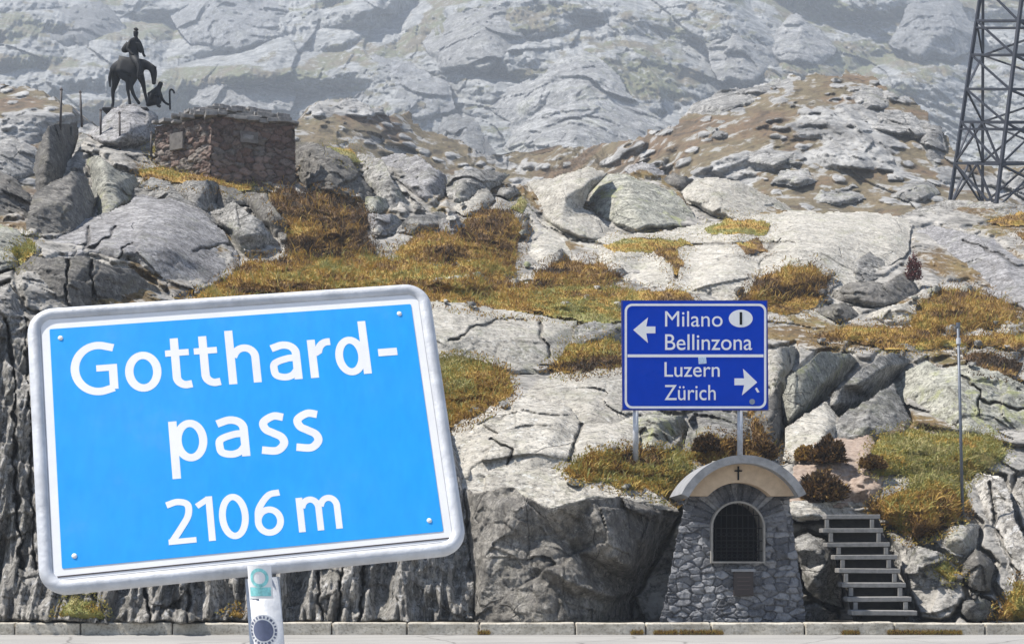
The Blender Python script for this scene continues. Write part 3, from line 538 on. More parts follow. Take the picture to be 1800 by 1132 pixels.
rock('boulder', 'angular greenish rock behind the posts of the blue sign', [(1110, 790), (1116, 735), (1160, 722), (1200, 735), (1218, 765), (1190, 796), (1150, 802)], h=1.0, k=.4, mat='lich', amp=1.2, facets=5)
rock('boulder', 'rough brown grey rock between the posts of the blue sign', [(1200, 800), (1214, 750), (1206, 728), (1260, 722), (1320, 735), (1330, 775), (1300, 805)], h=1.0, k=.4, mat='grey', amp=1.2, facets=4)
# roadside cliff
rock('cliff', 'vertical streaked cliff behind the town sign along the road', [(-220, 640), (-120, 560), (-40, 520), (20, 500), (40, 545), (150, 585), (300, 590), (440, 570), (600, 600), (720, 640), (790, 760), (815, 830), (838, 960), (842, 1100), (-220, 1100)], h=1.3, k=.4, mat='cliff', amp=.95, sc=1.3, facets=0, warp=6, cat='cliff', bot=30, side=.8, push=.55, top=7, flute=2.2, tilt=(0, .24), dy=.55, cracks=[([(10, 560), (30, 700), (25, 850), (40, 1000)], 7, .4), ([(45, 560), (55, 800), (60, 1000)], 5, .3), ([(170, 1000), (165, 1095)], 6, .3), ([(250, 1000), (262, 1095)], 5, .3), ([(335, 1000), (330, 1095)], 6, .3), ([(560, 1000), (566, 1095)], 5, .3), ([(640, 990), (632, 1095)], 6, .35), ([(600, 990), (596, 1095)], 4, .3)])
rock('boulder', 'dark wedge of rock at the cliff foot right of the sign post', [(672, 1100), (668, 1012), (700, 985), (760, 1010), (810, 1048), (838, 1100)], h=.9, k=.1, mat='dark', dy=-.3)
rock('boulder', 'great dark overhanging boulder left of the shrine, below the pale flat slab', [(812, 852, -.3), (832, 866, .1), (880, 860, .05), (902, 858, -.1), (930, 876, .3), (968, 894, .6), (1045, 876, .8), (1090, 873, .85), (1150, 890, .7), (1190, 899, .2), (1184, 916, .05), (1170, 942, -.1), (1139, 998, -.1), (1107, 1051, -.1), (1101, 1098, .2), (950, 1098, 1.0), (837, 1098, .8), (826, 954, .3), (818, 861, -.1)],
     pts=[(1140, 905, .85), (1060, 935, 1.25), (1089, 988, 1.45), (1104, 992, 1.35), (962, 926, .1), (992, 950, .1), (1014, 968, .1), (1074, 1010, .1), (950, 960, .2), (1120, 1018, .3), (1107, 1042, .3), (1075, 1048, .85), (1015, 1028, .85), (960, 1000, .7), (945, 1014, .4), (1010, 1044, .45), (1070, 1062, .5), (960, 1072, .85), (880, 950, .5), (880, 1040, .7), (925, 960, .2), (905, 900, .45), (850, 1000, .7), (940, 1040, .7)],
     k=.0, mat='boulder', amp=1.15, sc=.8, back=2.5, rnd=1)
rock('rock_slab', 'pale flat slab lying on top of the great dark boulder left of the shrine', [(806, 850), (815, 835), (896, 820), (1000, 822), (1014, 832), (1100, 846), (1156, 866), (1192, 899), (1150, 895), (1092, 877), (1044, 882), (968, 900), (930, 882), (902, 864), (880, 868), (832, 872)], h=.5, k=.9, mat='pale', amp=.45, push=.0, dy=-.55, bot=6, top=.4, facets=0)
# right of the shrine
rock('boulder', 'upright grey block between shrine and stairs, flat pale top', [(1394, 960), (1396, 944), (1422, 938), (1448, 950), (1464, 970), (1476, 1008), (1478, 1062), (1448, 1060), (1417, 1040), (1408, 995)], pts=[(1405, 966, .3), (1440, 968, .42), (1455, 985, .4), (1430, 1020, .45)], k=0, mat='grey', amp=.4, sc=.6, back=1.0, dy=-.5)
rock('rock_slab', 'pale stone ledge behind the top of the stairs', [(1380, 902), (1386, 884), (1475, 880), (1535, 885), (1552, 905), (1450, 914), (1403, 912)], h=.5, k=.3, mat='pale', amp=.5, sc=.7, dy=-.5)
rock('boulder', 'rough rubble boulder against the right side of the stairs', [(1548, 932), (1575, 926), (1596, 936), (1604, 955), (1658, 976), (1698, 1013), (1702, 1050), (1672, 1092), (1612, 1094), (1592, 1030), (1570, 975)], h=.8, k=.3, mat='grey', amp=1.1, sc=.8, facets=4)
rock('boulder', 'bright angular boulder at the foot of the thin marker pole', [(1628, 950), (1650, 934), (1722, 917), (1716, 962), (1688, 1008), (1664, 992), (1640, 968)], h=.7, k=.3, mat='pale', amp=.5, sc=.8, facets=3)
rock('boulder', 'dark angular boulder under the bright one at the pole foot', [(1688, 1008), (1714, 960), (1750, 990), (1740, 1040), (1706, 1030)], h=.6, k=.2, mat='dark', amp=.6, sc=.8, dy=-.1)
rock('rock_slab', 'tall ribbed grey slab leaning at the lower right edge', [(1684, 838), (1728, 831), (1765, 842), (1778, 870), (1788, 930), (1830, 1000), (1880, 1098), (1790, 1098), (1745, 1030), (1712, 985), (1720, 920), (1692, 880)], h=1.2, k=.3, mat='cliff', amp=.7, cracks=[([(1740, 850), (1752, 930), (1800, 1040)], 5, .3)])
rock('rock_slab', 'ribbed grey slab cut by the lower right edge of the picture', [(1772, 872), (1788, 838), (1850, 828), (1960, 840), (2010, 1000), (2010, 1098), (1870, 1098), (1820, 1000), (1788, 930)], h=1.2, k=.3, mat='cliff', amp=.7)
rock('stone', 'low grey stone beside the kerb right of the stairs', [(1690, 1078), (1696, 1058), (1720, 1048), (1745, 1062), (1748, 1084), (1715, 1090)], h=.3, k=.1, mat='grey', sc=.5, amp=.6, cat='stone', dy=-.2)
rock('stone', 'flat stone at the shrine foot beside the stairs', [(1405, 1090), (1412, 1066), (1440, 1062), (1472, 1084), (1468, 1092)], h=.3, k=.1, mat='grey', sc=.5, amp=.5, cat='stone', dy=-.7)
# the near hillside under and between the rocks, with a crevice along the foot of every rock
GROOVE = np.zeros(BASE.shape)
for s_, dm_ in OUT: GROOVE[s_] = np.maximum(GROOVE[s_], 1 - smooth(2, 11, dm_))
BASE_H = BASE + .55 * GROOVE
sheet('hillside', [(-436, 330), (0, 345), (62, 348), (150, 245), (200, 228), (270, 225), (400, 262), (520, 268), (640, 285), (720, 300), (790, 322), (900, 322), (940, 325), (1060, 312), (1130, 300), (1200, 318), (1290, 335), (1400, 380), (1560, 386), (1660, 366), (1800, 368), (2296, 372), (2296, 1102), (-436, 1102)], BASE_H, 1, hill_disp, 'hill', label='rocky hillside with brown turf between the boulders', back=6)
SR = np.random.default_rng(77); areas = [(560, 430, 900, 540), (780, 380, 960, 480), (920, 490, 1090, 560), (1290, 480, 1480, 560), (1440, 575, 1800, 640), (1600, 500, 1790, 580), (1380, 780, 1540, 880), (1530, 870, 1690, 940), (780, 640, 920, 740), (1000, 790, 1300, 860), (640, 330, 900, 420), (1620, 960, 1790, 1080)]
for i in range(54):
    x0, y0, x1, y1 = areas[i % len(areas)]; px, py = SR.uniform(x0, x1), SR.uniform(y0, y1); r = SR.uniform(4, 12) * (1 if SR.random() < .8 else 1.6); n = SR.integers(6, 9)
    pl = [(px + r * SR.uniform(.8, 1.4) * math.cos(6.283 * k / n), py + .62 * r * SR.uniform(.75, 1.25) * math.sin(6.283 * k / n)) for k in range(n)]
    Z_ = zb(px, py, 2); j_, i_ = int((px + 440) / ST), int((py + 260) / ST)
    if Z_ < 1e8: rock('stone', 'small loose grey stone lying among the grass and slabs', pl, h=r * 1.1 * Z_ / F, k=.1, mat=['grey', 'lich', 'pale', 'dark'][i % 4], cat='stone', group='small loose stones on the hillside', sc=.4, amp=.8, warp=2, back=.3, dy=Z_ - float(BASE[i_, j_]) - .12, facets=4)
# ------------------------------------------------------------------ road, kerb, ground sheet
def quad(name, x0, x1, y0, y1, z, mat, kind='structure', label=None):
    bm = bmesh.new(); vs = [bm.verts.new(v) for v in ((x0, y0, z), (x1, y0, z), (x1, y1, z), (x0, y1, z))]; bm.faces.new(vs)
    return tag(bm_link(name, bm, mat), label, None, None, kind)
t = NT('road_surface'); p = t.pos(); a = t.noise(p, 60, 5, .7); b = t.noise(t.pos((.25, 1.2, 1)), 1.2, 6, .6)
c = t.mix(t.ramp(b, [(.3, 0), (.7, 1)]), (.25, .243, .23), (.37, .36, .335)); c = t.mix(t.ramp(a, [(.35, .5), (.6, 0)]), c, (.13, .125, .12))
v = t.n('TexVoronoi', feature='DISTANCE_TO_EDGE', i_Vector=t.n('MixRGB', blend_type='LINEAR_LIGHT', i_0=.12, i_1=p, i_2=t.n('TexNoise', i_Vector=p, i_Scale=2.0, i_Detail=5).outputs[1]).outputs[0], i_Scale=.35).outputs[0]
c = t.mix(t.ramp(v, [(0, .7), (.012, 0)]), c, (.06, .055, .05)); M['road'] = t.out(c, .9, a, .3, .01)
t = NT('gravel_ground'); p = t.pos(); a = t.noise(p, 14, 8, .7); M['gravel'] = t.out(t.ramp(a, [(.3, (.05, .045, .035)), (.55, (.13, .12, .10)), (.75, (.22, .21, .19))]), .95, a, .6, .05)
t = NT('kerb_granite'); p = t.pos(); a = t.noise(p, 22, 7, .7); b = t.noise(t.pos((1, 1, 3)), 2.2, 6, .65)
c = t.mix(t.ramp(b, [(.32, 0), (.62, 1)]), (.33, .30, .24), (.56, .52, .44)); c = t.mix(t.ramp(a, [(.36, .65), (.52, 0)]), c, (.14, .12, .09)); M['kerb'] = t.out(c, .88, t.math('ADD', a, b), .55, .02)
quad('ground', -1400, 1400, -1400, 1400, -.04, M['gravel'], label='bare gravelly ground')
quad('road', -70, 70, -40, 24.72, 0, M['road'], label='pale worn asphalt road in front of the kerb')
quad('verge', -16, 16, 24.9, 29, .11, M['gravel'], label='narrow gravel strip behind the kerb')
bm = bmesh.new(); x = -15.0; KR = random.Random(5); joints = [(1390, 0), (1640, 0)]
while x < 15:
    L = KR.uniform(1.15, 1.75); box(bm, (x + L / 2, 24.84 + KR.uniform(-.012, .012), .095 + KR.uniform(-.008, .006)), (L - .022, .27, .225), Matrix.Rotation(KR.uniform(-.006, .006), 4, 'Y'), .022); x += L
bmesh.ops.subdivide_edges(bm, edges=[e for e in bm.edges if e.calc_length() > .5], cuts=14, use_grid_fill=True)
for v in bm.verts:
    q = np.array(v.co); n = [float(perlin(np.array(q[0] * 4 + k), np.array(q[1] * 9), np.array(q[2] * 9))) for k in (0, 31)]; v.co.y += .012 * n[0]; v.co.z += .010 * n[1]
tag(bm_link('kerb', bm, M['kerb']), 'pale weathered granite kerb with open joints', None, None, 'structure')

# ------------------------------------------------------------------ town sign in front
M['steel'] = plain('galvanised_steel', (.50, .515, .54), .55, .12, .2, 11, .3)
t = NT('light_blue_sheeting'); p = t.pos(obj=True); n1 = t.noise(t.pos((1, 1, .12), obj=True), 26, 6, .7); n2 = t.noise(p, 5, 6, .7)
c = t.mix(t.ramp(n1, [(.35, 0), (.7, 1)]), (.010, .305, .76), (.014, .345, .84)); c = t.mix(t.ramp(n2, [(.60, 0), (.74, .22)]), c, (.10, .34, .62)); M['signblue'] = t.out(c, t.ramp(n2, [(.3, .34), (.7, .5)]), n2, .06, .01)
M['white'] = plain('white_sheeting', (.78, .78, .78), .45, 0, .05, 9)
M['darkline'] = plain('dark_seam', (.05, .04, .04), .7)
M['teal'] = plain('teal_print', (.25, .62, .62), .5, 0, .35, 60)
M['greyblue'] = plain('grey_blue_print', (.12, .14, .22), .5, 0, .2, 40)
M['royal'] = plain('deep_blue_sheeting', (0, .045, .45), .7, 0, .05, 4, 0, .0)
M['royaledge'] = plain('dark_blue_edge', (.006, .02, .22), .5)
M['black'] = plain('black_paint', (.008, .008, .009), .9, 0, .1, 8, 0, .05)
W0, H0, D0 = 1.0412, .7248, 4.0
ax_, ay_, az_ = [math.radians(v) for v in (-18.16, 10.45, 9.03)]
RM = Matrix.Rotation(az_, 4, 'Z') @ Matrix.Rotation(ax_, 4, 'X') @ Matrix.Rotation(ay_, 4, 'Y')
CAMM = Matrix(((1, 0, 0, -.7584), (0, 0, -1, D0), (0, 1, 0, EYE + .3233), (0, 0, 0, 1)))   # panel axes (right, up, to viewer) -> world
SM = CAMM @ RM @ Matrix.Translation((-W0 / 2, -H0 / 2, 0))                                # panel corner coordinates -> world
ptop = SM @ Vector((.527, -.075, -.025)); pbot = Vector((ptop.x + .11, ptop.y + .02, -.02))
sign = empty('town_sign', (pbot.x, pbot.y, 0), 'big light blue town sign in grey tube frame reading Gotthard-pass 2106 m', 'road sign')
TS = Matrix.Translation(-sign.location) @ SM
def rrect(u0, v0, u1, v1, r, n=8):
    o = []
    for cx_, cy_, a0 in ((u1 - r, v1 - r, 0), (u0 + r, v1 - r, 90), (u0 + r, v0 + r, 180), (u1 - r, v0 + r, 270)):
        for i in range(n + 1): a = math.radians(a0 + 90 * i / n); o.append((cx_ + r * math.cos(a), cy_ + r * math.sin(a)))
    return o
def plate(bm, pts, z0, z1):
    a = [bm.verts.new((u, v, z1)) for u, v in pts]; b = [bm.verts.new((u, v, z0)) for u, v in pts]; n = len(pts)
    bm.faces.new(a); bm.faces.new(b[::-1])
    for i in range(n): bm.faces.new((a[i], b[i], b[(i + 1) % n], a[(i + 1) % n]))
def tube_path(bm, pts, r, n=10, closed=True):
    rings = []; N = len(pts); pts = [Vector(p) for p in pts]
    for i in range(N):
        d = (pts[(i + 1) % N] - pts[i - 1]) if closed else (pts[min(i + 1, N - 1)] - pts[max(i - 1, 0)])
        d.normalize(); up = Vector((0, 0, 1)) if abs(d.z) < .9 else Vector((0, 1, 0)); s_ = d.cross(up).normalized(); u_ = s_.cross(d)
        rr = r[i] if isinstance(r, (list, tuple)) else r
        rings.append([bm.verts.new(pts[i] + rr * (math.cos(6.2832 * k / n) * s_ + math.sin(6.2832 * k / n) * u_)) for k in range(n)])
    for i in range(N if closed else N - 1):
        A, B = rings[i], rings[(i + 1) % N]
        for k in range(n): bm.faces.new((A[k], A[(k + 1) % n], B[(k + 1) % n], B[k]))
    if not closed: bm.faces.new(rings[0]); bm.faces.new(rings[-1][::-1])
def sub(name, bm, mat, parent, mtx=None, sm=False, label=None):
    if mtx is not None: bmesh.ops.transform(bm, matrix=mtx, verts=bm.verts)
    o = bm_link(name, bm, mat, parent, None, sm)
    if label: o['label'] = label
    return o
bm = bmesh.new(); fr_ = rrect(-.042, -.050, W0 + .042, H0 + .050, .055, 10); tube_path(bm, [(u, v, -.012) for u, v in fr_], .0205, 14); sub('frame', bm, M['steel'], sign, TS, True)
bm = bmesh.new(); plate(bm, rrect(-.0235, -.0315, W0 + .0235, H0 + .0315, .02, 4), -.012, -.001); pan = sub('panel', bm, M['white'], sign, TS, label='white sheet metal panel edge')
bm = bmesh.new(); plate(bm, rrect(0, 0, W0, H0, .004, 2), -.0006, .0004); sub('blue_field', bm, M['signblue'], pan, TS)
bm = bmesh.new(); plate(bm, [(-.012, -.0235), (W0 + .012, -.0235), (W0 + .014, -.0200), (-.014, -.0200)], -.012, .0005); sub('seam', bm, M['darkline'], pan, TS)
for u, v in ((.029, .694), (1.003, .695), (1.006, .036), (.034, .033)):
    bm = bmesh.new(); bmesh.ops.create_uvsphere(bm, u_segments=12, v_segments=6, radius=.0075, matrix=Matrix.Translation((u, v, .0005)) @ Matrix.Diagonal((1, 1, .45, 1))); sub('rivet', bm, M['white'], sign, TS, True)
def cat(pts, n=8):
    P_ = [np.array(p, float) for p in pts]; P_ = [2 * P_[0] - P_[1]] + P_ + [2 * P_[-1] - P_[-2]]; o = []
    for i in range(1, len(P_) - 2):
        for k in range(n):
            q = k / n; a, b, c, d = P_[i - 1:i + 3]; o.append(.5 * (2 * b + (c - a) * q + (2 * a - 5 * b + 4 * c - d) * q * q + (3 * b - 3 * c + d - a) * q ** 3))
    return [tuple(v) for v in o] + [tuple(P_[-2])]
def ell(cx_, cy_, rx, ry, a0, a1, n=28): return [(cx_ + rx * math.cos(math.radians(a0 + (a1 - a0) * i / n)), cy_ + ry * math.sin(math.radians(a0 + (a1 - a0) * i / n))) for i in range(n + 1)]
LZ = [0]
def stroke(bm, pts, wd, closed=False):
    LZ[0] = (LZ[0] + 1) % 9; z = .0006 + .00004 * LZ[0]; p = [Vector(q) for q in pts]; p = [v for i, v in enumerate(p) if i == 0 or (v - p[i - 1]).length > .0008]; n = len(p); L, R_ = [], []
    for i in range(n):
        if closed: d0, d1 = p[i] - p[i - 1], p[(i + 1) % n] - p[i]
        else: d0 = p[i] - p[i - 1] if i else p[1] - p[0]; d1 = p[i + 1] - p[i] if i < n - 1 else d0
        d0.normalize(); d1.normalize(); n0 = Vector((-d0.y, d0.x)); n1 = Vector((-d1.y, d1.x)); m = (n0 + n1)
        m = n0 if m.length < 1e-6 else m.normalized() / max(.35, (n0 + n1).normalized().dot(n0))
        L.append(bm.verts.new((*(p[i] + m * wd / 2), z))); R_.append(bm.verts.new((*(p[i] - m * wd / 2), z)))
    for i in range(n if closed else n - 1): j = (i + 1) % n; bm.faces.new((R_[i], R_[j], L[j], L[i]))
def letter(ch, u0, u1, b, X, top, s):
    """strokes of one sign letter between u0 and u1: baseline b, lower-case height X, ascender or figure height top, weight s"""
    bm = bmesh.new(); h = s / 2; m = (u0 + u1) / 2; w_ = u1 - u0; t_ = s * .86
    if ch == 'o': stroke(bm, ell(m, b + X / 2, w_ / 2 - h, X / 2 - t_ / 2, 0, 360, 40)[:-1], s, True)
    if ch == '0': stroke(bm, ell(m, b + top / 2, w_ / 2 - h, top / 2 - t_ / 2, 0, 360, 40)[:-1], s, True)
    if ch == 'G':
        ry = top / 2 - t_ / 2; cy_ = b + top / 2
        stroke(bm, [(u1 - s * .3, b + top - t_ * 1.05)] + ell(m + w_ * .1, cy_, w_ * .6 - h, ry, 78, 282, 36) + [(u1 - h, b + t_ * .95)], s)
        stroke(bm, [(u1 - h, b + t_ * .72), (u1 - h, b + top * .545)], s); stroke(bm, [(u1, b + top * .50), (u0 + w_ * .55, b + top * .50)], t_)
    if ch == 't':
        x = u0 + w_ * .40; stroke(bm, [(x, b + top), (x, b + X * .30)] + ell(x + (u1 - x) * .66, b + X * .30, (u1 - x) * .66, X * .30 - t_ / 2, 180, 268, 12) + [(u1, b + t_ * .60)], s)
        stroke(bm, [(u0, b + X - t_ / 2), (u1 - s * .1, b + X - t_ / 2)], t_)
    if ch in 'hnm':
        x = u0 + h; stroke(bm, [(x, b), (x, b + (top if ch == 'h' else X))], s); legs = 2 if ch == 'm' else 1; st = (w_ - s) / legs
        for k in range(legs):
            x0, x1 = x + k * st, x + (k + 1) * st; r = (x1 - x0) / 2
            stroke(bm, [(x0 + h * .6, b + X * .70)] + ell(x0 + r * 1.12, b + X * .66, r * .88, X * .34 - t_ / 2, 150, 0, 16) + [(x1, b)], s * .97)
    if ch == 'a':
        x = u1 - h; stroke(bm, [(u0 + w_ * .10, b + X - t_ * .95)] + ell(m - w_ * .02, b + X * .68, x - m + w_ * .02, X * .32 - t_ / 2, 112, 0, 16) + [(x, b)], s)
        stroke(bm, cat([(x, b + X * .56), (m + w_ * .08, b + X * .56), (u0 + h + w_ * .05, b + X * .46), (u0 + h, b + X * .28), (u0 + h + w_ * .07, b + t_ * .85), (m - w_ * .03, b + t_ * .48), (x - w_ * .16, b + X * .13), (x, b + X * .27)]), s * .92)
    if ch == 'r': stroke(bm, [(u0 + h, b), (u0 + h, b + X)], s); stroke(bm, [(u0 + h * 1.6, b + X * .64)] + ell(u1 - w_ * .12, b + X * .62, w_ * .62 - h, X * .38 - t_ / 2, 165, 95, 10) + [(u1, b + X - t_ / 2)], s * .97)
    if ch == 'd': stroke(bm, [(u1 - h, b), (u1 - h, b + top)], s); stroke(bm, ell((u0 + u1 - s * .5) / 2, b + X / 2, (w_ - s * 1.4) / 2 , X / 2 - t_ / 2, 0, 360, 40)[:-1], s * .97, True)
    if ch == 'p': stroke(bm, [(u0 + h, b - top), (u0 + h, b + X)], s); stroke(bm, ell((u0 + u1 + s * .5) / 2, b + X / 2, (w_ - s * 1.4) / 2, X / 2 - t_ / 2, 0, 360, 40)[:-1], s * .97, True)
    if ch == 's': stroke(bm, cat([(u1 - w_ * .08, b + X - t_ * .75), (m + w_ * .06, b + X - t_ * .45), (u0 + h + w_ * .03, b + X * .80), (u0 + h + w_ * .08, b + X * .62), (m, b + X * .51), (u1 - h - w_ * .06, b + X * .39), (u1 - h, b + X * .22), (m + w_ * .06, b + t_ * .45), (u0 + w_ * .02, b + t_ * .72)]), s)
    if ch == '-': stroke(bm, [(u0, b), (u1, b)], s)
    if ch == '2':
        stroke(bm, cat([(u0 + w_ * .02, b + top - t_ * .95), (m - w_ * .08, b + top - t_ * .5), (u1 - h - w_ * .10, b + top * .86), (u1 - h - w_ * .10, b + top * .62), (m, b + top * .36), (u0 + h * 1.1, b + t_ * .6)]), s); stroke(bm, [(u0, b + t_ / 2), (u1, b + t_ / 2)], t_)
    if ch == '1': stroke(bm, [(u1 - h, b), (u1 - h, b + top)], s); stroke(bm, [(u1 - h * 1.2, b + top - t_ * .4), (u0, b + top * .80)], s * .9)
    if ch == '6':
        stroke(bm, ell(m, b + top * .32, w_ / 2 - h, top * .32 - t_ / 2, 0, 360, 36)[:-1], s, True); stroke(bm, cat([(u0 + h, b + top * .34), (u0 + h + w_ * .07, b + top * .62), (m + w_ * .05, b + top * .90), (u1 - w_ * .06, b + top - t_ * .45)]), s)
    sub('letter', bm, M['white'], sign, TS)
for ch, u0, u1, tp in (('G', .052, .180, .165), ('o', .201, .302, 0), ('t', .316, .385, .160), ('t', .397, .465, .160), ('h', .488, .581, .172), ('a', .608, .698, 0), ('r', .722, .789, 0), ('d', .800, .899, .172)):
    letter(ch, u0, u1, .507, .123, tp, .0232)
letter('-', .925, .981, .572, 0, 0, .024)
for ch, u0, u1 in (('p', .309, .412), ('a', .434, .528), ('s', .560, .636), ('s', .657, .733)): letter(ch, u0, u1, .281, .125, .050, .0231)
for ch, u0, u1 in (('2', .285, .360), ('1', .368, .412), ('0', .426, .507), ('6', .522, .602), ('m', .640, .762)): letter(ch, u0, u1, .038, .103, .132, .0187)
bm = bmesh.new(); bar(bm, ptop - sign.location, pbot - sign.location, .047, 24); post = sub('post', bm, M['steel'], sign, None, True)
def wrap(bm, pts, r):                                       # a patch laid round the post: (arc length, height)
    ax = (ptop - pbot).normalized(); vs = []
    for s_, z in pts:
        k = (z - pbot.z) / ax.z; c_ = pbot + ax * k - sign.location; a = s_ / r; vs.append(bm.verts.new(c_ + Vector((math.sin(a) * r, -math.cos(a) * r, 0))))
    bm.faces.new(vs)
def disc(bm, cs, cz, rad, r, hole=0, sy=1):
    n = 32; rings = [hole + (rad - hole) * i / 4 for i in range(5)]
    for i in range(4):
        for k in range(n):
            a, b = 6.2832 * k / n, 6.2832 * (k + 1) / n
            q = [(cs + rr * math.cos(t_), cz + sy * rr * math.sin(t_)) for rr, t_ in ((rings[i], a), (rings[i + 1], a), (rings[i + 1], b), (rings[i], b))]
            if i == 0 and hole == 0: q = q[1:3] + [q[0]]
            wrap(bm, q, r)
zt = EYE - (1022 - HOR) * ptop.y / F
bm = bmesh.new()
for i in range(10):
    for k in range(6): a0, a1 = -.036 + .0072 * i, -.036 + .0072 * (i + 1); z0, z1 = zt - .045 + .015 * k, zt - .045 + .015 * (k + 1); wrap(bm, [(a0, z0), (a1, z0), (a1, z1), (a0, z1)], .0478)
st1 = sub('sticker', bm, M['white'], sign, None, True, 'worn white and teal sticker under the panel')
bm = bmesh.new()
for i in range(10):
    a0, a1 = -.030 + .006 * i, -.030 + .006 * (i + 1); wrap(bm, [(a0, zt - .038), (a1, zt - .038), (a1, zt - .014), (a0, zt - .014)], .0484)
disc(bm, 0, zt + .012, .026, .0484, .017); sub('print', bm, M['teal'], st1, None, True)
zt2 = EYE - (1106 - HOR) * ptop.y / F
bm = bmesh.new(); disc(bm, 0, zt2, .044, .0478); st2 = sub('sticker', bm, M['white'], sign, None, True, 'round sticker with dark centre and lettered rim')
bm = bmesh.new(); disc(bm, 0, zt2, .029, .0484)
for k in range(22):
    a = 6.2832 * k / 22; c_, s_ = math.cos(a), math.sin(a); wv = .0022 + .0016 * (k % 3 == 0)
    wrap(bm, [(r_ * c_ - t_ * s_, zt2 + r_ * s_ + t_ * c_) for r_, t_ in ((.033, -wv), (.040, -wv), (.040, wv), (.033, wv))], .0484)
sub('print', bm, M['greyblue'], st2, None, True)

# ------------------------------------------------------------------ blue direction sign behind the shrine
Yd = 28.6; q = Yd / F
dsg = empty('direction_sign', P(1210, 800, Yd), 'dark blue direction sign on two posts pointing to Milano and Luzern', 'road sign')
def dl(px, py, dy=0): return P(px, py, Yd) + Vector((0, dy, 0)) - dsg.location
def dpoly(bm, pts, dy, th=.004):
    a = [bm.verts.new(dl(x, y, dy)) for x, y in pts]; b = [bm.verts.new(dl(x, y, dy + th)) for x, y in pts]; n = len(pts); bm.faces.new(a); bm.faces.new(b[::-1])
    for i in range(n): bm.faces.new((a[i], b[i], b[(i + 1) % n], a[(i + 1) % n]))
bm = bmesh.new(); dpoly(bm, [(1092, 528), (1349, 528), (1351, 721), (1094, 721)], 0, .05); dp = sub('panel', bm, M['royaledge'], dsg)
bm = bmesh.new(); dpoly(bm, [(1095, 530), (1347, 530), (1349, 719), (1096, 719)], -.004, .003); sub('blue_field', bm, M['royal'], dp)
bm = bmesh.new(); o_ = rrect(1098, 534, 1347, 718, 13); i_ = rrect(1102, 538, 1343, 714, 10)
A = [bm.verts.new(dl(x, y, -.008)) for x, y in o_]; B = [bm.verts.new(dl(x, y, -.008)) for x, y in i_]
for i in range(len(A)): j = (i + 1) % len(A); bm.faces.new((A[i], A[j], B[j], B[i]))
sub('border', bm, M['white'], dsg)
bm = bmesh.new(); dpoly(bm, [(1103, 623), (1342, 623), (1342, 628), (1103, 628)], -.008, .003); sub('divider', bm, M['white'], dsg)
for pts in ([(1113, 580), (1139, 558), (1136, 574), (1152, 574), (1152, 586), (1136, 586), (1139, 603)], [(1331, 672), (1306, 648), (1308, 665), (1291, 665), (1291, 677), (1308, 677), (1304, 695)]):
    bm = bmesh.new(); dpoly(bm, pts, -.008, .003); sub('arrow', bm, M['white'], dsg)
bm = bmesh.new(); dpoly(bm, ell(1302, 560, 21, 15.5, 0, 360, 36)[:-1], -.008, .003); ov = sub('country_oval', bm, M['white'], dsg)
bm = bmesh.new(); dpoly(bm, [(1300, 549), (1304.5, 549), (1304.5, 571), (1300, 571)], -.012, .003); sub('letter', bm, M['black'], ov)
bm = bmesh.new(); dpoly(bm, [(1227, 628), (1241, 628), (1242, 639), (1228, 640)], -.012, .003); sub('sticker', bm, plain('pale_sticker', (.45, .58, .72), .5, 0, .3, 60), dsg)
bm = bmesh.new(); dpoly(bm, ell(1322, 706, 5, 5, 0, 360, 16)[:-1], -.012, .003); sub('sticker', bm, plain('faded_sticker', (.20, .24, .30), .5, 0, .4, 60), dsg)
bm = bmesh.new(); dpoly(bm, [(1327, 683), (1330, 681), (1335, 689), (1331, 690)], -.012, .003); sub('sticker', bm, M['white'], dsg)
def text_mesh(s_, off):
    c = bpy.data.curves.new('text', 'FONT'); c.body = s_; c.size = 1; c.offset = off; c.extrude = 0; c.resolution_u = 6
    o = bpy.data.objects.new('text', c); COL.objects.link(o); bpy.context.view_layer.update()
    me = bpy.data.meshes.new_from_object(o.evaluated_get(bpy.context.evaluated_depsgraph_get())); bpy.data.objects.remove(o); return me
for s_, x0, x1, yb, yt in (('Milano', 1169, 1270, 574, 546.5), ('Bellinzona', 1169, 1322, 615, 587), ('Luzern', 1168, 1265, 662, 636), ('Zürich', 1168, 1258, 703, 676)):
    me = text_mesh(s_, 0 if s_ == 'Milano' else .003); co = np.array([v.co for v in me.vertices]); base = 0.0; capM = .70
    ref_h = {'Milano': .70, 'Bellinzona': .70, 'Luzern': .70, 'Zürich': .70}[s_]; mx, mn = co[:, 0].max(), co[:, 0].min()
    for v in me.vertices:
        px = x0 + (v.co.x - mn) / (mx - mn) * (x1 - x0); py = yb - v.co.y / ref_h * (yb - yt); v.co = dl(px, py, -.009)
    link('lettering', me, M['white'], dsg)
for px, py, r in ((1118, 800, .058), (1302, 806, .058)):
    bm = bmesh.new(); bar(bm, dl(px, 700, .09), dl(px, py + 12, .09), r, 16); sub('post', bm, M['steel'], dsg, None, True)

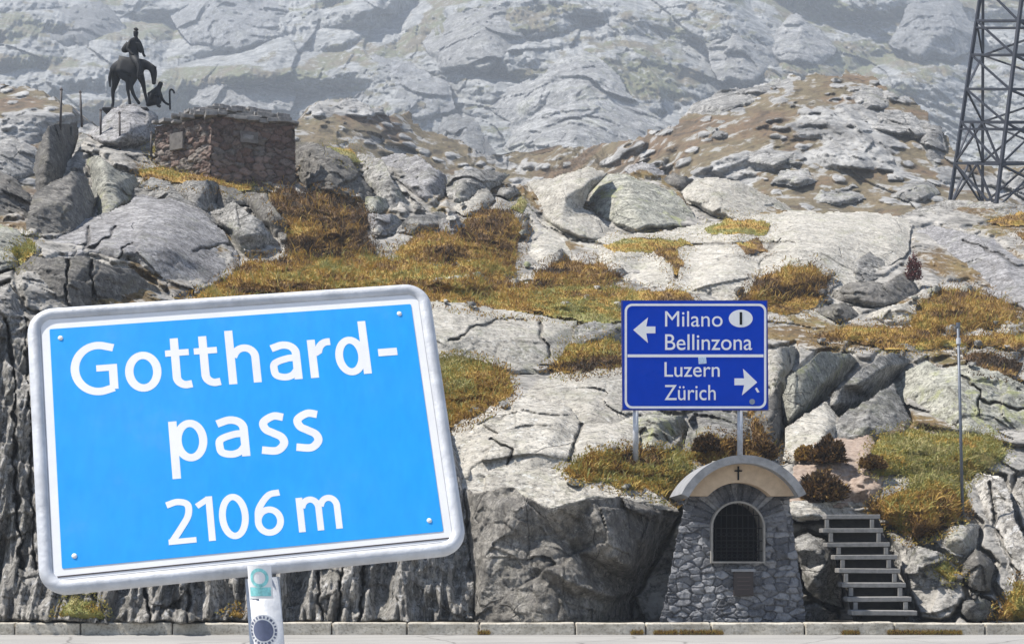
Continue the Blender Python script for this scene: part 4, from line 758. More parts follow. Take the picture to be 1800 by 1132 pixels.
# ------------------------------------------------------------------ wayside shrine
def stone_mat(name, tones, mortar, sc=1.0):
    t = NT(name); p = t.pos(); n1 = t.noise(p, 9 * sc, 7, .68); n2 = t.noise(p, 30 * sc, 5, .7)
    c = t.ramp(t.math('ADD', t.math('MULTIPLY', t.attr('tone'), .75), t.math('MULTIPLY', n1, .3)), [(i / (len(tones) - 1) * .9 + .05, k) for i, k in enumerate(tones)])
    c = t.mix(t.ramp(n1, [(.36, .6), (.5, 0)]), c, tuple(v * .35 for v in tones[0])); c = t.mix(t.ramp(n2, [(.55, 0), (.7, .45)]), c, tuple(min(.6, v * 1.5) for v in tones[-1]))
    c = t.mix(t.attr('joint'), c, mortar); return t.out(c, .9, t.math('ADD', n1, t.math('MULTIPLY', n2, .4)), .7, .04 / sc)
M['shrine'] = stone_mat('shrine_stone', [(.065, .067, .074), (.105, .108, .118), (.155, .158, .168), (.26, .26, .265)], (.075, .075, .08))
M['hutstone'] = stone_mat('hut_stone', [(.06, .05, .042), (.145, .088, .068), (.13, .115, .10), (.21, .145, .115), (.22, .20, .175)], (.03, .026, .024), .6)
M['lime'] = plain('lime_plaster', (.46, .35, .24), .9, 0, .16, 6, .2)
M['concrete'] = plain('pale_concrete', (.22, .222, .225), .9, 0, .3, 6, .5)
M['bronze'] = plain('dark_bronze', (.010, .011, .013), .7, .1, .4, 6, .1, .3)
M['plaque'] = plain('brown_plaque', (.030, .021, .019), .6, 0, .2, 20)
def stones(u, v, su, sv, seed):
    wu = u + .07 * perlin(u * 5, v * 5, np.full(u.shape, seed + .3)); wv = v + .05 * perlin(u * 4, v * 4, np.full(u.shape, seed + 9.3))
    b, h, off = cells(wu / su, np.full(u.shape, seed + .5), wv / sv); j = 1 - smooth(.02, .12 + .08 * perlin(u * 3, v * 3, np.full(u.shape, seed + .7)), b)
    d = .05 * (h - .5) - .055 * j + .05 * (off[0] * np.sin(h * 90) + off[2] * np.cos(h * 70)) + .035 * fbm(u * 7, v * 9, np.full(u.shape, seed + .1), 4)
    return d, np.sin(h * 131.7) * .5 + .5, j * .5
YS = 25.45; shr = empty('wayside_shrine', P(1290, 1090, YS), 'small arched grey stone shrine with curved roof, cross and grille beside the kerb', 'shrine')
m = YS / F; X, Y = np.meshgrid(np.arange(1150, 1430, 1.3), np.arange(843, 1096, 1.3))
lft = np.interp(Y, [843, 880, 960, 1040, 1096], [1212, 1204, 1186, 1172, 1158]); rgt = np.interp(Y, [843, 900, 960, 1030, 1096], [1386, 1391, 1399, 1411, 1418])
wob = 3 * perlin(X / 14, Y / 10, np.full(X.shape, 2.2)); keep = (X > lft + wob) & (X < rgt + wob) & ((Y > 868) | (np.hypot(X - 1298, Y - 923) < 80))
nic = ((np.hypot(X - 1298, Y - 928) < 44) & (Y < 928)) | ((abs(X - 1298) < 44) & (Y >= 928) & (Y < 986)); keep &= ~nic
d, tone, jt = stones((X - 1298) * m, (Y - 923) * m, .22, .12, 3)
ring = (np.hypot(X - 1298, Y - 925) < 86) & (Y < 925)                                     # voussoirs round the niche
ang = np.arctan2(923 - Y, X - 1298); d2, tone2, jt2 = stones(ang * 1.05, np.hypot(X - 1298, Y - 923) * m * .45, .17, .5, 8)
d = np.where(ring, d2, d); tone = np.where(ring, tone2, tone); jt = np.where(ring, jt2, jt)
D = YS + .0012 * (1095 - Y) - .6 * d
me, loc = grid_mesh('wall', X, Y, D, keep, {'tone': tone, 'joint': jt}, 1.5); o = link('wall', me, M['shrine'], shr, loc - shr.location)
def sl_(px, py, y): return Vector(((px - CX) * m, y, EYE - (py - HOR) * m)) - shr.location
def ringsec(bm, cx_, cy_, r0, r1, a0, a1, y0, y1, n=36):
    rows = []
    for i in range(n + 1):
        a = math.radians(a0 + (a1 - a0) * i / n); c_, s_ = math.cos(a), math.sin(a)
        rows.append([bm.verts.new(sl_(cx_ + r * c_, cy_ - r * s_, y)) for r, y in ((r0, y0), (r1, y0), (r1, y1), (r0, y1))])
    for i in range(n):
        for k in range(4): bm.faces.new((rows[i][k], rows[i][(k + 1) % 4], rows[i + 1][(k + 1) % 4], rows[i + 1][k]))
    bm.faces.new(rows[0]); bm.faces.new(rows[-1][::-1])
bm = bmesh.new(); ringsec(bm, 1301, 922, 106, 120, 26, 154, YS - .42, YS + 1.5); sub('roof', bm, M['concrete'], shr)
bm = bmesh.new(); N = 40
oo = [(1301 + 107.5 * math.cos(math.radians(a)), 922.5 - 107.5 * math.sin(math.radians(a))) for a in np.linspace(28.5, 151.5, N)]; ii = [(1298 + 75 * math.cos(math.radians(a)), 923 - 75 * math.sin(math.radians(a))) for a in np.linspace(43, 137, N)]
A = [bm.verts.new(sl_(x, y, YS - .10)) for x, y in oo]; B = [bm.verts.new(sl_(x, y, YS - .10)) for x, y in ii]; A2 = [bm.verts.new(sl_(x, y, YS + .25)) for x, y in oo]; B2 = [bm.verts.new(sl_(x, y, YS + .25)) for x, y in ii]
for i in range(N - 1): bm.faces.new((A[i], B[i], B[i + 1], A[i + 1])); bm.faces.new((B[i], B2[i], B2[i + 1], B[i + 1])); bm.faces.new((A2[i], A[i], A[i + 1], A2[i + 1]))
bm.faces.new((A[0], A2[0], B2[0], B[0])); bm.faces.new((A[-1], B[-1], B2[-1], A2[-1])); sub('gable', bm, M['lime'], shr)
bm = bmesh.new(); box(bm, sl_(1296, 832, YS - .115), (2.6 * m, .03, 24 * m)); box(bm, sl_(1296, 828, YS - .116), (13 * m, .026, 2.6 * m)); sub('cross', bm, M['black'], shr)
bm = bmesh.new(); ins = [(1298 + 44.5 * math.cos(math.radians(a)), 928 - 44.5 * math.sin(math.radians(a))) for a in np.linspace(0, 180, 30)] + [(1253.5, 986.5), (1342.5, 986.5)]
outs = [(1298 + 47.8 * math.cos(math.radians(a)), 928 - 47.8 * math.sin(math.radians(a))) for a in np.linspace(0, 180, 30)] + [(1250.2, 989.5), (1345.8, 989.5)]
R4 = [[bm.verts.new(sl_(x, y, yy)) for x, y in L] for L, yy in ((ins, YS + .02), (outs, YS + .02), (outs, YS + .3), (ins, YS + .75))]
for k in range(3):
    for i in range(32): j = (i + 1) % 32; bm.faces.new((R4[k][i], R4[k][j], R4[k + 1][j], R4[k + 1][i])) if k != 2 else bm.faces.new((R4[3][i], R4[3][j], R4[0][j], R4[0][i]))
nf = sub('niche_frame', bm, plain('grey_niche_stone', (.24, .225, .20), .85, 0, .2, 9, .3), shr)
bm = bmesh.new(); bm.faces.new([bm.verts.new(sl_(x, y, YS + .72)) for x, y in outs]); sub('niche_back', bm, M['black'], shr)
bm = bmesh.new()
for x in np.arange(1260, 1343, 9.5):
    yt = 928 - math.sqrt(max(0, 44 ** 2 - (x - 1298) ** 2)); bar(bm, sl_(x, yt, YS + .12), sl_(x, 986, YS + .12), .009, 6)
for y in (905, 928, 950, 968): hw = math.sqrt(max(0, 44 ** 2 - max(0, 928 - y) ** 2)); bar(bm, sl_(1298 - hw, y, YS + .13), sl_(1298 + hw, y, YS + .13), .009, 6)
for x in np.arange(1264.7, 1338, 9.5):
    for y in (939, 959, 977): tube_path(bm, [sl_(x + 3.4 * math.cos(a), y + 3.4 * math.sin(a), YS + .115) for a in np.linspace(0, 6.28, 10)[:-1]], .006, 5)
sub('grille', bm, plain('wrought_iron', (.012, .012, .013), .7, 0, .2, 8, 0, .15), shr)
bm = bmesh.new(); box(bm, sl_(1307, 1026, YS + .03), (35 * m, .06, 42 * m), None, .008); pq = sub('plaque', bm, M['plaque'], shr)
bm = bmesh.new()
for i, y in enumerate((1014, 1021, 1028, 1035)): box(bm, sl_(1307, y, YS - .004), ((24 - 3 * (i % 2)) * m, .006, 1.6 * m))
sub('inscription', bm, plain('worn_inscription', (.07, .05, .045), .6), pq)
bm = bmesh.new(); box(bm, sl_(1307, 1002, YS + .02), (42 * m, .08, 5 * m), None, .006); sub('plaque_ledge', bm, M['concrete'], shr)

# ------------------------------------------------------------------ stairs
M['wood'] = plain('weathered_tread', (.20, .195, .185), .85, 0, .25, 12, .3); M['riserdark'] = plain('dark_earth_and_shade', (.03, .027, .024), .95, 0, .4, 9)
stw = empty('stairs', P(1555, 1086, 25.3), 'open flight of eight weathered grey treads right of the shrine', 'stairs')
TR = [(1489, 1612, 1079, 25.30), (1489, 1602, 1053, 25.60), (1480, 1592, 1028, 25.9), (1474, 1582, 1003, 26.2), (1467, 1577, 979, 26.5), (1453, 1564, 957, 26.8), (1446, 1552, 932, 27.1), (1452, 1547, 908, 27.4)]
TR[0] = (1497, 1612, 1077, 25.3)
for i, (x0, x1, y, Y_) in enumerate(TR):
    a = P(x0, y, Y_) - stw.location; b = P(x1, y, Y_) - stw.location
    bm = bmesh.new(); box(bm, (a + b) / 2 + Vector((0, .15, 0)), ((b - a).length, .34, .085), Matrix.Rotation(random.uniform(-.008, .008), 4, 'Y'), .01); sub('tread', bm, M['wood'], stw)
    if i < 7:
        n = TR[i + 1]
        for s_, xx in ((0, x0 + 13), (1, x1 - 13)):
            bm = bmesh.new(); c_ = P(xx, y, Y_) - stw.location; hgt = (P(n[0], n[2], n[3]) - P(x0, y, Y_)).z
            box(bm, c_ + Vector((0, .27, hgt / 2)), (.07, .06, hgt - .104)); sub('support', bm, M['wood'], stw)
for s_ in (0, 1):
    a = P(TR[0][s_], 1079, 25.55) - stw.location; b = P(TR[7][s_], 912, 27.75) - stw.location; dx = .16 if s_ == 0 else -.16
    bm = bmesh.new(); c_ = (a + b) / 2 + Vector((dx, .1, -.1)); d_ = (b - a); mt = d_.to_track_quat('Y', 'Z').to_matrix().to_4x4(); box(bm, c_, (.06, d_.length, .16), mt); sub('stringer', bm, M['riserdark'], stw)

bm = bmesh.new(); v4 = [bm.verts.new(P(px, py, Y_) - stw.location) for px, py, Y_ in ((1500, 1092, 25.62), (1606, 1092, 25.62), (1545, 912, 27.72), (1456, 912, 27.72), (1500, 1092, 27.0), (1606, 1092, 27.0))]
bm.faces.new(v4[:4]); bm.faces.new((v4[0], v4[3], v4[4])); bm.faces.new((v4[1], v4[5], v4[2])); bm.faces.new((v4[3], v4[2], v4[5], v4[4])); sub('shaded_earth_bank', bm, M['riserdark'], stw)  # soil bank added near-black, shade behind the open treads put into its colour
# ------------------------------------------------------------------ poles and stakes
def pole(name, px, py0, py1, Yp, r, mat, label, cat_, lean=0, group=None, n=10):
    o = empty(name, P(px, py1, Yp), label, cat_, group); top = P(px + lean, py0, Yp) - o.location
    bm = bmesh.new(); bar(bm, (0, 0, -.25), top, r, n, r * .85); sub('shaft', bm, mat, o, None, True); return o, top
M['polegrey'] = plain('grey_painted_pole', (.10, .115, .14), .5, .3, .2, 9)
mp, top = pole('marker_pole', 1693, 570, 918, zb(1693, 914) - .05, .034, M['polegrey'], 'tall thin grey snow marker pole leaning slightly left', 'pole', -9)
bm = bmesh.new(); bar(bm, top * .985, top * 1.0 + Vector((0, 0, .03)), .042, 12); sub('cap', bm, M['polegrey'], mp)
bm = bmesh.new(); bar(bm, top * .90, top * .93, .046, 12); sub('collar', bm, M['steel'], mp)
rust = plain('rusty_stake', (.06, .05, .048), .7, .2, .3, 8)
for px, y0, y1, lab, ln in ((106, 155, 217, 'leftmost thin dark stake on the knoll, above the standing slab', 2), (144, 160, 212, 'second thin stake from the left on the knoll, thickened at its foot', -3), (177, 192, 232, 'short stake in the gap left of the statue boulder', 0), (211, 196, 262, 'stake in front of the pale statue boulder', -1), (266, 232, 272, 'short dark stake at the left corner of the stone hut', 0)):
    Yp = min(zb(px, y1, 1), 53) - .1; o, tp_ = pole('fence_stake', px, y0, y1, Yp, .042, rust, lab, 'stake', ln, 'stakes on the left knoll', 6)
    bm = bmesh.new(); bar(bm, tp_ * .93, tp_ * .96, .055, 6); sub('clip', bm, rust, o)

# ------------------------------------------------------------------ lattice mast
mast = empty('lattice_mast', P(1750, 352, 62), 'dark steel lattice mast on the ridge at the right edge', 'mast'); M['mast'] = plain('dark_mast_steel', (.035, .038, .048), .55, .5, .2, 3)
legs = {'A': ((1668, 354, 64.7), (1731, -60, 65.1)), 'B': ((1750, 357, 62), (1803, -60, 62.8)), 'C': ((1905, 352, 65.5), (1890, -60, 64.7)), 'D': ((1727, 350, 69), (1728, -60, 67.5))}
order = 'ABCD'; LV = [0, .16, .335, .475, .62, .765, .92, 1.1]
def lp(k, f_): a, b = [P(*v) for v in legs[k]]; a.z -= .3 * (1 - min(1, f_ * 9)); return a + (b - a) * f_ - mast.location
for k in order: bm = bmesh.new(); bar(bm, lp(k, 0), lp(k, 1.1), .068, square=True); sub('leg', bm, M['mast'], mast)
for i, f_ in enumerate(LV):
    for a, b in zip(order, order[1:] + order[:1]):
        if i:
            bm = bmesh.new(); bar(bm, lp(a, f_), lp(b, f_), .048, square=True)
            if i in (2, 5): bar(bm, lp(a, f_ - .03), lp(b, f_ - .03), .04, square=True)
            sub('crossbar', bm, M['mast'], mast)
        if i < len(LV) - 1:
            u, v = (a, b) if (i + order.index(a)) % 2 == 0 or a in 'AB' else (b, a)
            bm = bmesh.new(); bar(bm, lp(u, LV[i + 1]), lp(v, f_), .04, square=True)
            if i < 2: mid = (lp(a, LV[i + 1]) + lp(b, LV[i + 1])) / 2; bar(bm, mid, lp(a, f_), .04, square=True); bar(bm, mid, lp(b, f_), .04, square=True)
            sub('brace', bm, M['mast'], mast)
# ------------------------------------------------------------------ stone hut
hA, hB, hC = Vector(P(274, 300, 50.3)), Vector(P(372, 300, 49.0)), Vector(P(518, 300, 50.0))
hut = empty('stone_hut', (hB.x, hB.y, 13.6), 'low square hut of reddish rubble stone with slab roof beside the statue', 'hut')
def wall(p0, p1, z0, z1, seed, red):
    L = (Vector((p1.x - p0.x, p1.y - p0.y, 0))).length; U, V_ = np.meshgrid(np.arange(-.02, L + .03, .03), np.arange(z0, z1, .03)); d, tone, jt = stones(U, V_, .36, .22, seed)
    if red: tone = np.clip(tone * .75 + .0, 0, 1)
    ux, uy = (p1.x - p0.x) / L, (p1.y - p0.y) / L; nx, ny = uy, -ux; batter = .10 * (z1 - V_) / (z1 - z0)
    d = d * 1.1 + batter; X3 = p0.x + U * ux + d * nx; Y3 = p0.y + U * uy + d * ny; n0, n1 = U.shape
    V = np.stack([X3, Y3, V_], -1).reshape(-1, 3) - np.array(hut.location); idx = np.arange(n0 * n1).reshape(n0, n1)
    f_ = np.stack([idx[:-1, :-1], idx[:-1, 1:], idx[1:, 1:], idx[1:, :-1]], -1).reshape(-1, 4)
    link('wall', arr_mesh('wall', V, [f_], {'tone': tone.ravel(), 'joint': jt.ravel()}), M['hutstone'], hut)
z0, z1 = 13.3, 16.50
hD = hA + (hC - hB); wall(hA, hB, z0, z1, 21, False); wall(hB, hC, z0, z1, 24, True); wall(hC, hD, z0, z1, 27, False); wall(hD, hA, z0, z1, 29, False)
bm = bmesh.new(); HR = random.Random(3); e1 = (hC - hB); e2 = (hA - hB); e1.z = e2.z = 0
for lay in range(4):
    zz = z1 + .05 + lay * .12; sh = lay * .09 - .03
    for i in range(9):
        for j in range(6):
            if lay and HR.random() < .12: continue
            a_ = -.03 + sh + (1.06 - 2 * sh) * (i + .5) / 9; b_ = -.04 + sh + (1.08 - 2 * sh) * (j + .5) / 6; c_ = Vector((hB.x, hB.y, zz + HR.uniform(-.09, .09))) + e1 * a_ + e2 * b_ - hut.location
            rz = math.atan2(e1.y, e1.x) + HR.uniform(-.3, .3); box(bm, c_, (HR.uniform(.30, .55), HR.uniform(.30, .55), HR.uniform(.08, .19)), Matrix.Rotation(rz, 4, 'Z') @ Matrix.Rotation(HR.uniform(-.12, .12), 4, 'X') @ Matrix.Rotation(HR.uniform(-.12, .12), 4, 'Y'), .015)
t = NT('roof_slabs'); p = t.pos(); a = t.noise(p, 5, 7, .7); M['slabs'] = t.out(t.ramp(a, [(.3, (.09, .085, .08)), (.5, (.22, .21, .20)), (.7, (.33, .31, .28))]), .9, a, .6, .05)
sub('roof', bm, M['slabs'], hut)
def on_wall(p0, p1, f_, z, wd, hg, name, mat, label):
    d_ = (p1 - p0); d_.z = 0; d_.normalize(); n_ = Vector((d_.y, -d_.x, 0)); c_ = p0.lerp(p1, f_); c_.z = z; bm = bmesh.new()
    box(bm, c_ + n_ * .10 - hut.location, (wd, .10, hg), Matrix.Rotation(math.atan2(d_.y, d_.x), 4, 'Z'), .012); return sub(name, bm, mat, hut, None, False, label)
M['palest'] = plain('pale_dressed_stone', (.135, .122, .11), .9, 0, .4, 5, .6)
on_wall(hA, hB, .42, EYE - (248 - HOR) * 49.6 / F, .62, .60, 'panel', M['palest'], 'pale mortared patch on the left wall')
pl_ = on_wall(hB, hC, .44, EYE - (243 - HOR) * 49.4 / F, .62, .40, 'plaque', M['palest'], 'pale stone plaque on the right wall')
on_wall(hB, hC, .44, EYE - (243 - HOR) * 49.4 / F, .36, .16, 'inscription', M['slabs'], None).location = (-.02, -.02, 0)

# ------------------------------------------------------------------ equestrian monument
YM = 53.2; mon = empty('equestrian_statue', P(228, 196, YM), 'dark bronze rider statue on horseback bending to a crouching figure, on the knoll', 'statue')
def skin(name, parent, mat, nodes, edges, sub_=2):
    me = bpy.data.meshes.new(name); ks = list(nodes); me.from_pydata([tuple(P(n[0], n[1], YM + n[2]) - mon.location) for n in nodes.values()], [(ks.index(a), ks.index(b)) for a, b in edges], [])
    o = bpy.data.objects.new(name, me); COL.objects.link(o); o.modifiers.new('skin', 'SKIN').use_smooth_shade = True; sk = me.skin_vertices[0].data
    for i, k in enumerate(ks): r = nodes[k][3] * 1.12 * YM / F; r2 = (nodes[k][4] if len(nodes[k]) > 4 else nodes[k][3]) * 1.12 * YM / F; sk[i].radius = (r, r2); sk[i].use_root = i == 0
    o.modifiers.new('s', 'SUBSURF').levels = sub_; bpy.context.view_layer.update()
    m2 = bpy.data.meshes.new_from_object(o.evaluated_get(bpy.context.evaluated_depsgraph_get())); bpy.data.objects.remove(o); m2.name = name
    for f_ in m2.polygons: f_.use_smooth = True
    return link(name, m2, mat, parent)
ch = lambda s_: list(zip(s_.split()[:-1], s_.split()[1:]))
skin('horse', mon, M['bronze'], dict(belly=(226, 124, 0, 14.5), rump=(208, 120, .05, 13), loin=(216, 119, 0, 13.5), chest=(241, 121, 0, 14), wither=(248, 113, 0, 10), neck=(256.5, 114.5, 0, 8.4), crest=(264, 117.5, 0, 5.6), poll=(270, 121.5, 0, 3.9), cheek=(270.8, 131, 0, 5.7), nose=(270.4, 141, 0, 3.7), muzzle=(270.6, 149.5, 0, 3.2), ear=(274.5, 118, .10, 1.3), ear2=(274, 118.5, -.10, 1.3),
    h1=(203, 131, .22, 9.5), h1s=(203, 144, .24, 6.2), h1h=(198, 163, .24, 3.2), h1f=(199, 180, .24, 2.2), h1t=(195, 197, .24, 2.6, 3.2),
    h2=(214, 130, -.25, 9), h2s=(226, 142, -.25, 5.2), h2h=(224.5, 158, -.25, 3.0), h2f=(227, 172, -.25, 2.1), h2t=(228.5, 186, -.25, 2.6, 3.2),
    f1=(246, 132, .2, 7.5), f1k=(252, 149, .2, 3.8), f1c=(255, 165, .2, 2.6), f1t=(260, 184, .2, 2.6, 3),
    f2=(237, 134, -.24, 6.5), f2k=(229.5, 152, -.24, 3.6), f2c=(236, 170, -.24, 2.6), f2t=(246, 184, -.24, 2.6, 3), tail1=(196.5, 121, 0, 2.6), tail2=(192.5, 137, 0, 2.8), tail3=(193.5, 154, 0, 1.3)),
    ch('rump loin belly chest wither neck crest poll cheek nose muzzle') + [('poll', 'ear'), ('poll', 'ear2')] + ch('rump h1 h1s h1h h1f h1t') + ch('loin h2 h2s h2h h2f h2t') + ch('chest f1 f1k f1c f1t') + ch('chest f2 f2k f2c f2t') + ch('rump tail1 tail2 tail3'))
rd = skin('rider', mon, M['bronze'], dict(pelvis=(233, 101, 0, 8.5), waist=(234.5, 90, 0, 7.5), chest=(236.5, 78, 0, 8), neck=(238, 66, 0, 3), head=(238.8, 58.5, 0, 4.6), crown=(239.4, 54, 0, 4.0),
    s1=(244, 73, .18, 3.6), e1=(250, 87, .2, 2.8), w1=(252, 96, .16, 2), g1=(255, 100, .1, 2.2), s2=(229, 74, -.2, 3.6), e2=(224, 86, -.24, 2.8), w2=(232, 96, -.3, 2.2), g2=(236, 97, -.32, 2.2),
    t1=(240, 108, .42, 5.4), k1=(246, 121, .5, 4), a1=(243, 136, .5, 2.6), o1=(248, 139, .5, 2.2), t2=(240, 108, -.42, 5.4), k2=(246, 121, -.5, 4), a2=(243, 136, -.5, 2.6), o2=(248, 139, -.5, 2.2)),
    ch('pelvis waist chest neck head crown') + ch('chest s1 e1 w1 g1') + ch('chest s2 e2 w2 g2') + ch('pelvis t1 k1 a1 o1') + ch('pelvis t2 k2 a2 o2'))
skin('hat', rd, M['bronze'], dict(b=(239, 53.8, 0, 5.6, 5.6), m_=(239.3, 51.5, 0, 3.6), t=(239.7, 48.6, 0, 1.3)), ch('b m_ t'))
skin('cloak', rd, M['bronze'], dict(c=(233, 73, 0, 6.5), a=(228, 81, 0, 8.5), b=(221, 87, 0, 6.5), d=(213.5, 91, 0, 3.6), r=(243, 82, 0, 6), q=(250, 93, 0, 4)), ch('c a b d') + ch('c r q'))
gd = skin('crouching_person', mon, M['bronze'], dict(hip=(269, 179, 0, 9), waist=(271.5, 171, 0, 9.5), chest=(275, 163, 0, 8.5), neck=(279.5, 154.5, 0, 3.4), head=(282.5, 147.5, 0, 4.4), hood=(283.5, 144, 0, 3),
    s1=(280, 162, .15, 3.6), e1=(284, 173, .2, 2.8), w1=(290, 181, .2, 2), g1=(297.5, 185, .15, 1.9), s2=(270, 161, -.2, 3.6), e2=(265, 170, -.25, 2.8), w2=(262, 178, -.2, 2.2),
    k1=(281, 176, -.2, 4.6), f1=(277, 186, -.2, 3), t1=(283, 188, -.2, 2.4), k2=(262, 183, .2, 4.4), f2=(257, 187, .2, 2.6)),
    ch('hip waist chest neck head hood') + ch('chest s1 e1 w1 g1') + ch('chest s2 e2 w2') + ch('hip k1 f1 t1') + ch('hip k2 f2'))
bm = bmesh.new(); tube_path(bm, [P(x, y, YM + .15) - mon.location for x, y in cat([(299, 193), (298.5, 176), (298.3, 163), (299, 159), (302, 158), (305, 160.5), (306.3, 164.5)], 5)], .036, 7, False); sub('staff', bm, M['bronze'], mon)
bm = bmesh.new(); box(bm, P(226, 199, YM) - mon.location, (1.7, 1.1, .12), None, .03); sub('plinth', bm, M['bronze'], mon)

# ------------------------------------------------------------------ turf, soil path and bushes
t = NT('dry_alpine_grass'); p = t.pos(); n1 = t.noise(p, 3.5, 5, .6); n2 = t.noise(p, 16, 5, .65)
f_ = t.math('ADD', t.attr('tint'), t.math('MULTIPLY', t.math('SUBTRACT', n1, .5), .45)); f_ = t.math('ADD', f_, t.math('MULTIPLY', t.math('SUBTRACT', n2, .5), .35))
M['grass'] = t.out(t.ramp(f_, [(.0, (.040, .026, .013)), (.16, (.10, .052, .018)), (.32, (.21, .124, .040)), (.50, (.45, .28, .066)), (.66, (.33, .265, .064)), (.82, (.19, .205, .055)), (1.0, (.36, .31, .13))]), .8, n2, .5, .05)
t = NT('sandy_soil'); p = t.pos(); a = t.noise(p, 9, 8, .7); M['soil'] = t.out(t.ramp(a, [(.3, (.12, .085, .062)), (.5, (.28, .215, .17)), (.72, (.38, .31, .25))]), .95, a, .6, .05)
gt = M['grass'].node_tree; tr = gt.nodes.new('ShaderNodeBsdfTranslucent'); mx = gt.nodes.new('ShaderNodeMixShader'); mx.inputs[0].default_value = .25; bs = gt.nodes['Principled BSDF']
gt.links.new(bs.inputs['Base Color'].links[0].from_socket, tr.inputs[0]); gt.links.new(bs.outputs[0], mx.inputs[1]); gt.links.new(tr.outputs[0], mx.inputs[2]); gt.links.new(mx.outputs[0], gt.nodes['Material Output'].inputs[0])
GV, GF, GT = [], [], []; nv = [0]; BV, BT = [], []
def mound(poly, h, tint, ln=.16, dens=1.0, lumps=.5, seed=0, soil=None):
    s, X, Y, ds, ins = in_poly(poly, 7, 50 + seed); Z = np.minimum(ZB[s], BASE[s] + .6); Z = blur(Z, 4, 2); dm = np.minimum.reduce(ds); mpp = float(np.median(Z[ins])) / F
    x = (X - CX) * Z / F; z = EYE - (Y - HOR) * Z / F; e = np.minimum(1, dm * mpp / (h * 1.6 + .05)); b = h * np.sqrt(np.maximum(0, 1 - (1 - e) ** 2))
    lump = fbm(x / .7, Z / .7, z / .45, 3, True) * lumps * h * 2.2 + .07 * fbm(x * 6, Z * 6, z * 9, 2)
    D = Z - .02 - b - lump * e; keep = ins | (dm < ST * .8)
    if soil: 
        me, loc = grid_mesh(soil, X, Y, D, keep, None, .3); ZB[s] = np.where(keep, np.minimum(ZB[s], D), ZB[s]); return link(soil, me, M['soil'], None, loc)
    q = keep[:-1, :-1] & keep[1:, :-1] & keep[1:, 1:] & keep[:-1, 1:]; use = np.zeros(keep.shape, bool)
    for a_, b_ in ((slice(None, -1), slice(None, -1)), (slice(1, None), slice(None, -1)), (slice(1, None), slice(1, None)), (slice(None, -1), slice(1, None))): use[a_, b_] |= q
    idx = np.full(keep.shape, -1, np.int64); idx[use] = np.arange(use.sum()) + nv[0]
    V = np.stack([x * D / Z, D, EYE - (Y - HOR) * D / F], -1); GV.append(V[use]); nv[0] += int(use.sum())
    GF.append(np.stack([idx[:-1, :-1][q], idx[1:, :-1][q], idx[1:, 1:][q], idx[:-1, 1:][q]], 1)); tt = tint + .02 + .36 * fbm(x / 1.4, Z / 1.4, z / .8, 3) + .20 * perlin(x / .35, Z / .35, z / .25) - .30 * smooth(.1, .7, -lump / (h + .05)); GT.append(tt[use])
    edge_n = 0; h = .75 * h; iy, ix = np.where(ins); ey, ex = np.where(~ins & (dm < 16) & (lump > -.1 * h)); n = int(len(iy) * 1.3 * dens); k = rng.integers(len(iy), size=n)
    if len(ey): ke = rng.integers(len(ey), size=int(len(ey) * .45)); iy = np.r_[iy[k], ey[ke]]; ix = np.r_[ix[k], ex[ke]]; n = len(iy); k = np.arange(n); edge_n = len(ke)
    R0 = V[iy[k], ix[k]] + rng.normal(size=(n, 3)) * [.02, .02, .005]; tb = tt[iy[k], ix[k]] + rng.normal(size=n) * .10
    tuft = rng.normal(size=(n, 3)) * .45 + .7 * np.stack([perlin(R0[:, 0] * 3, R0[:, 1] * 3, R0[:, 2] * 4), np.full(n, -.35), np.zeros(n)], 1)
    dr = np.array([.05, 0, 1.0]) + tuft; dr /= np.linalg.norm(dr, axis=1)[:, None]; L = .48 * ln * rng.uniform(.4, 1.5, n)[:, None]; L[n - edge_n:] *= .45; lg = rng.random(n) < .07; L[lg] *= 2.3; tb = tb + .22 * lg; wd = .010 + .006 * rng.random(n)[:, None]
    sd_ = np.cross(dr, rng.normal(size=(n, 3))); sd_ /= np.linalg.norm(sd_, axis=1)[:, None] + 1e-9
    mid = R0 + dr * L * .6; tip = R0 + dr * L * np.array([1.25, 1.25, .82]) + np.array([0, -.02, 0]); BV.append(np.stack([R0 - sd_ * wd, R0 + sd_ * wd, mid + sd_ * wd * .8, mid - sd_ * wd * .8, tip], 1)); BT.append(np.repeat(tb[:, None], 5, 1))
    ZB[s] = np.where(keep, np.minimum(ZB[s], D), ZB[s])
o = mound([(1385, 880), (1398, 820), (1430, 775), (1530, 765), (1560, 830), (1540, 882), (1470, 888)], .15, 0, soil='footpath', seed=99); tag(o, 'bare sandy trodden soil above the stairs', None, None, 'structure')
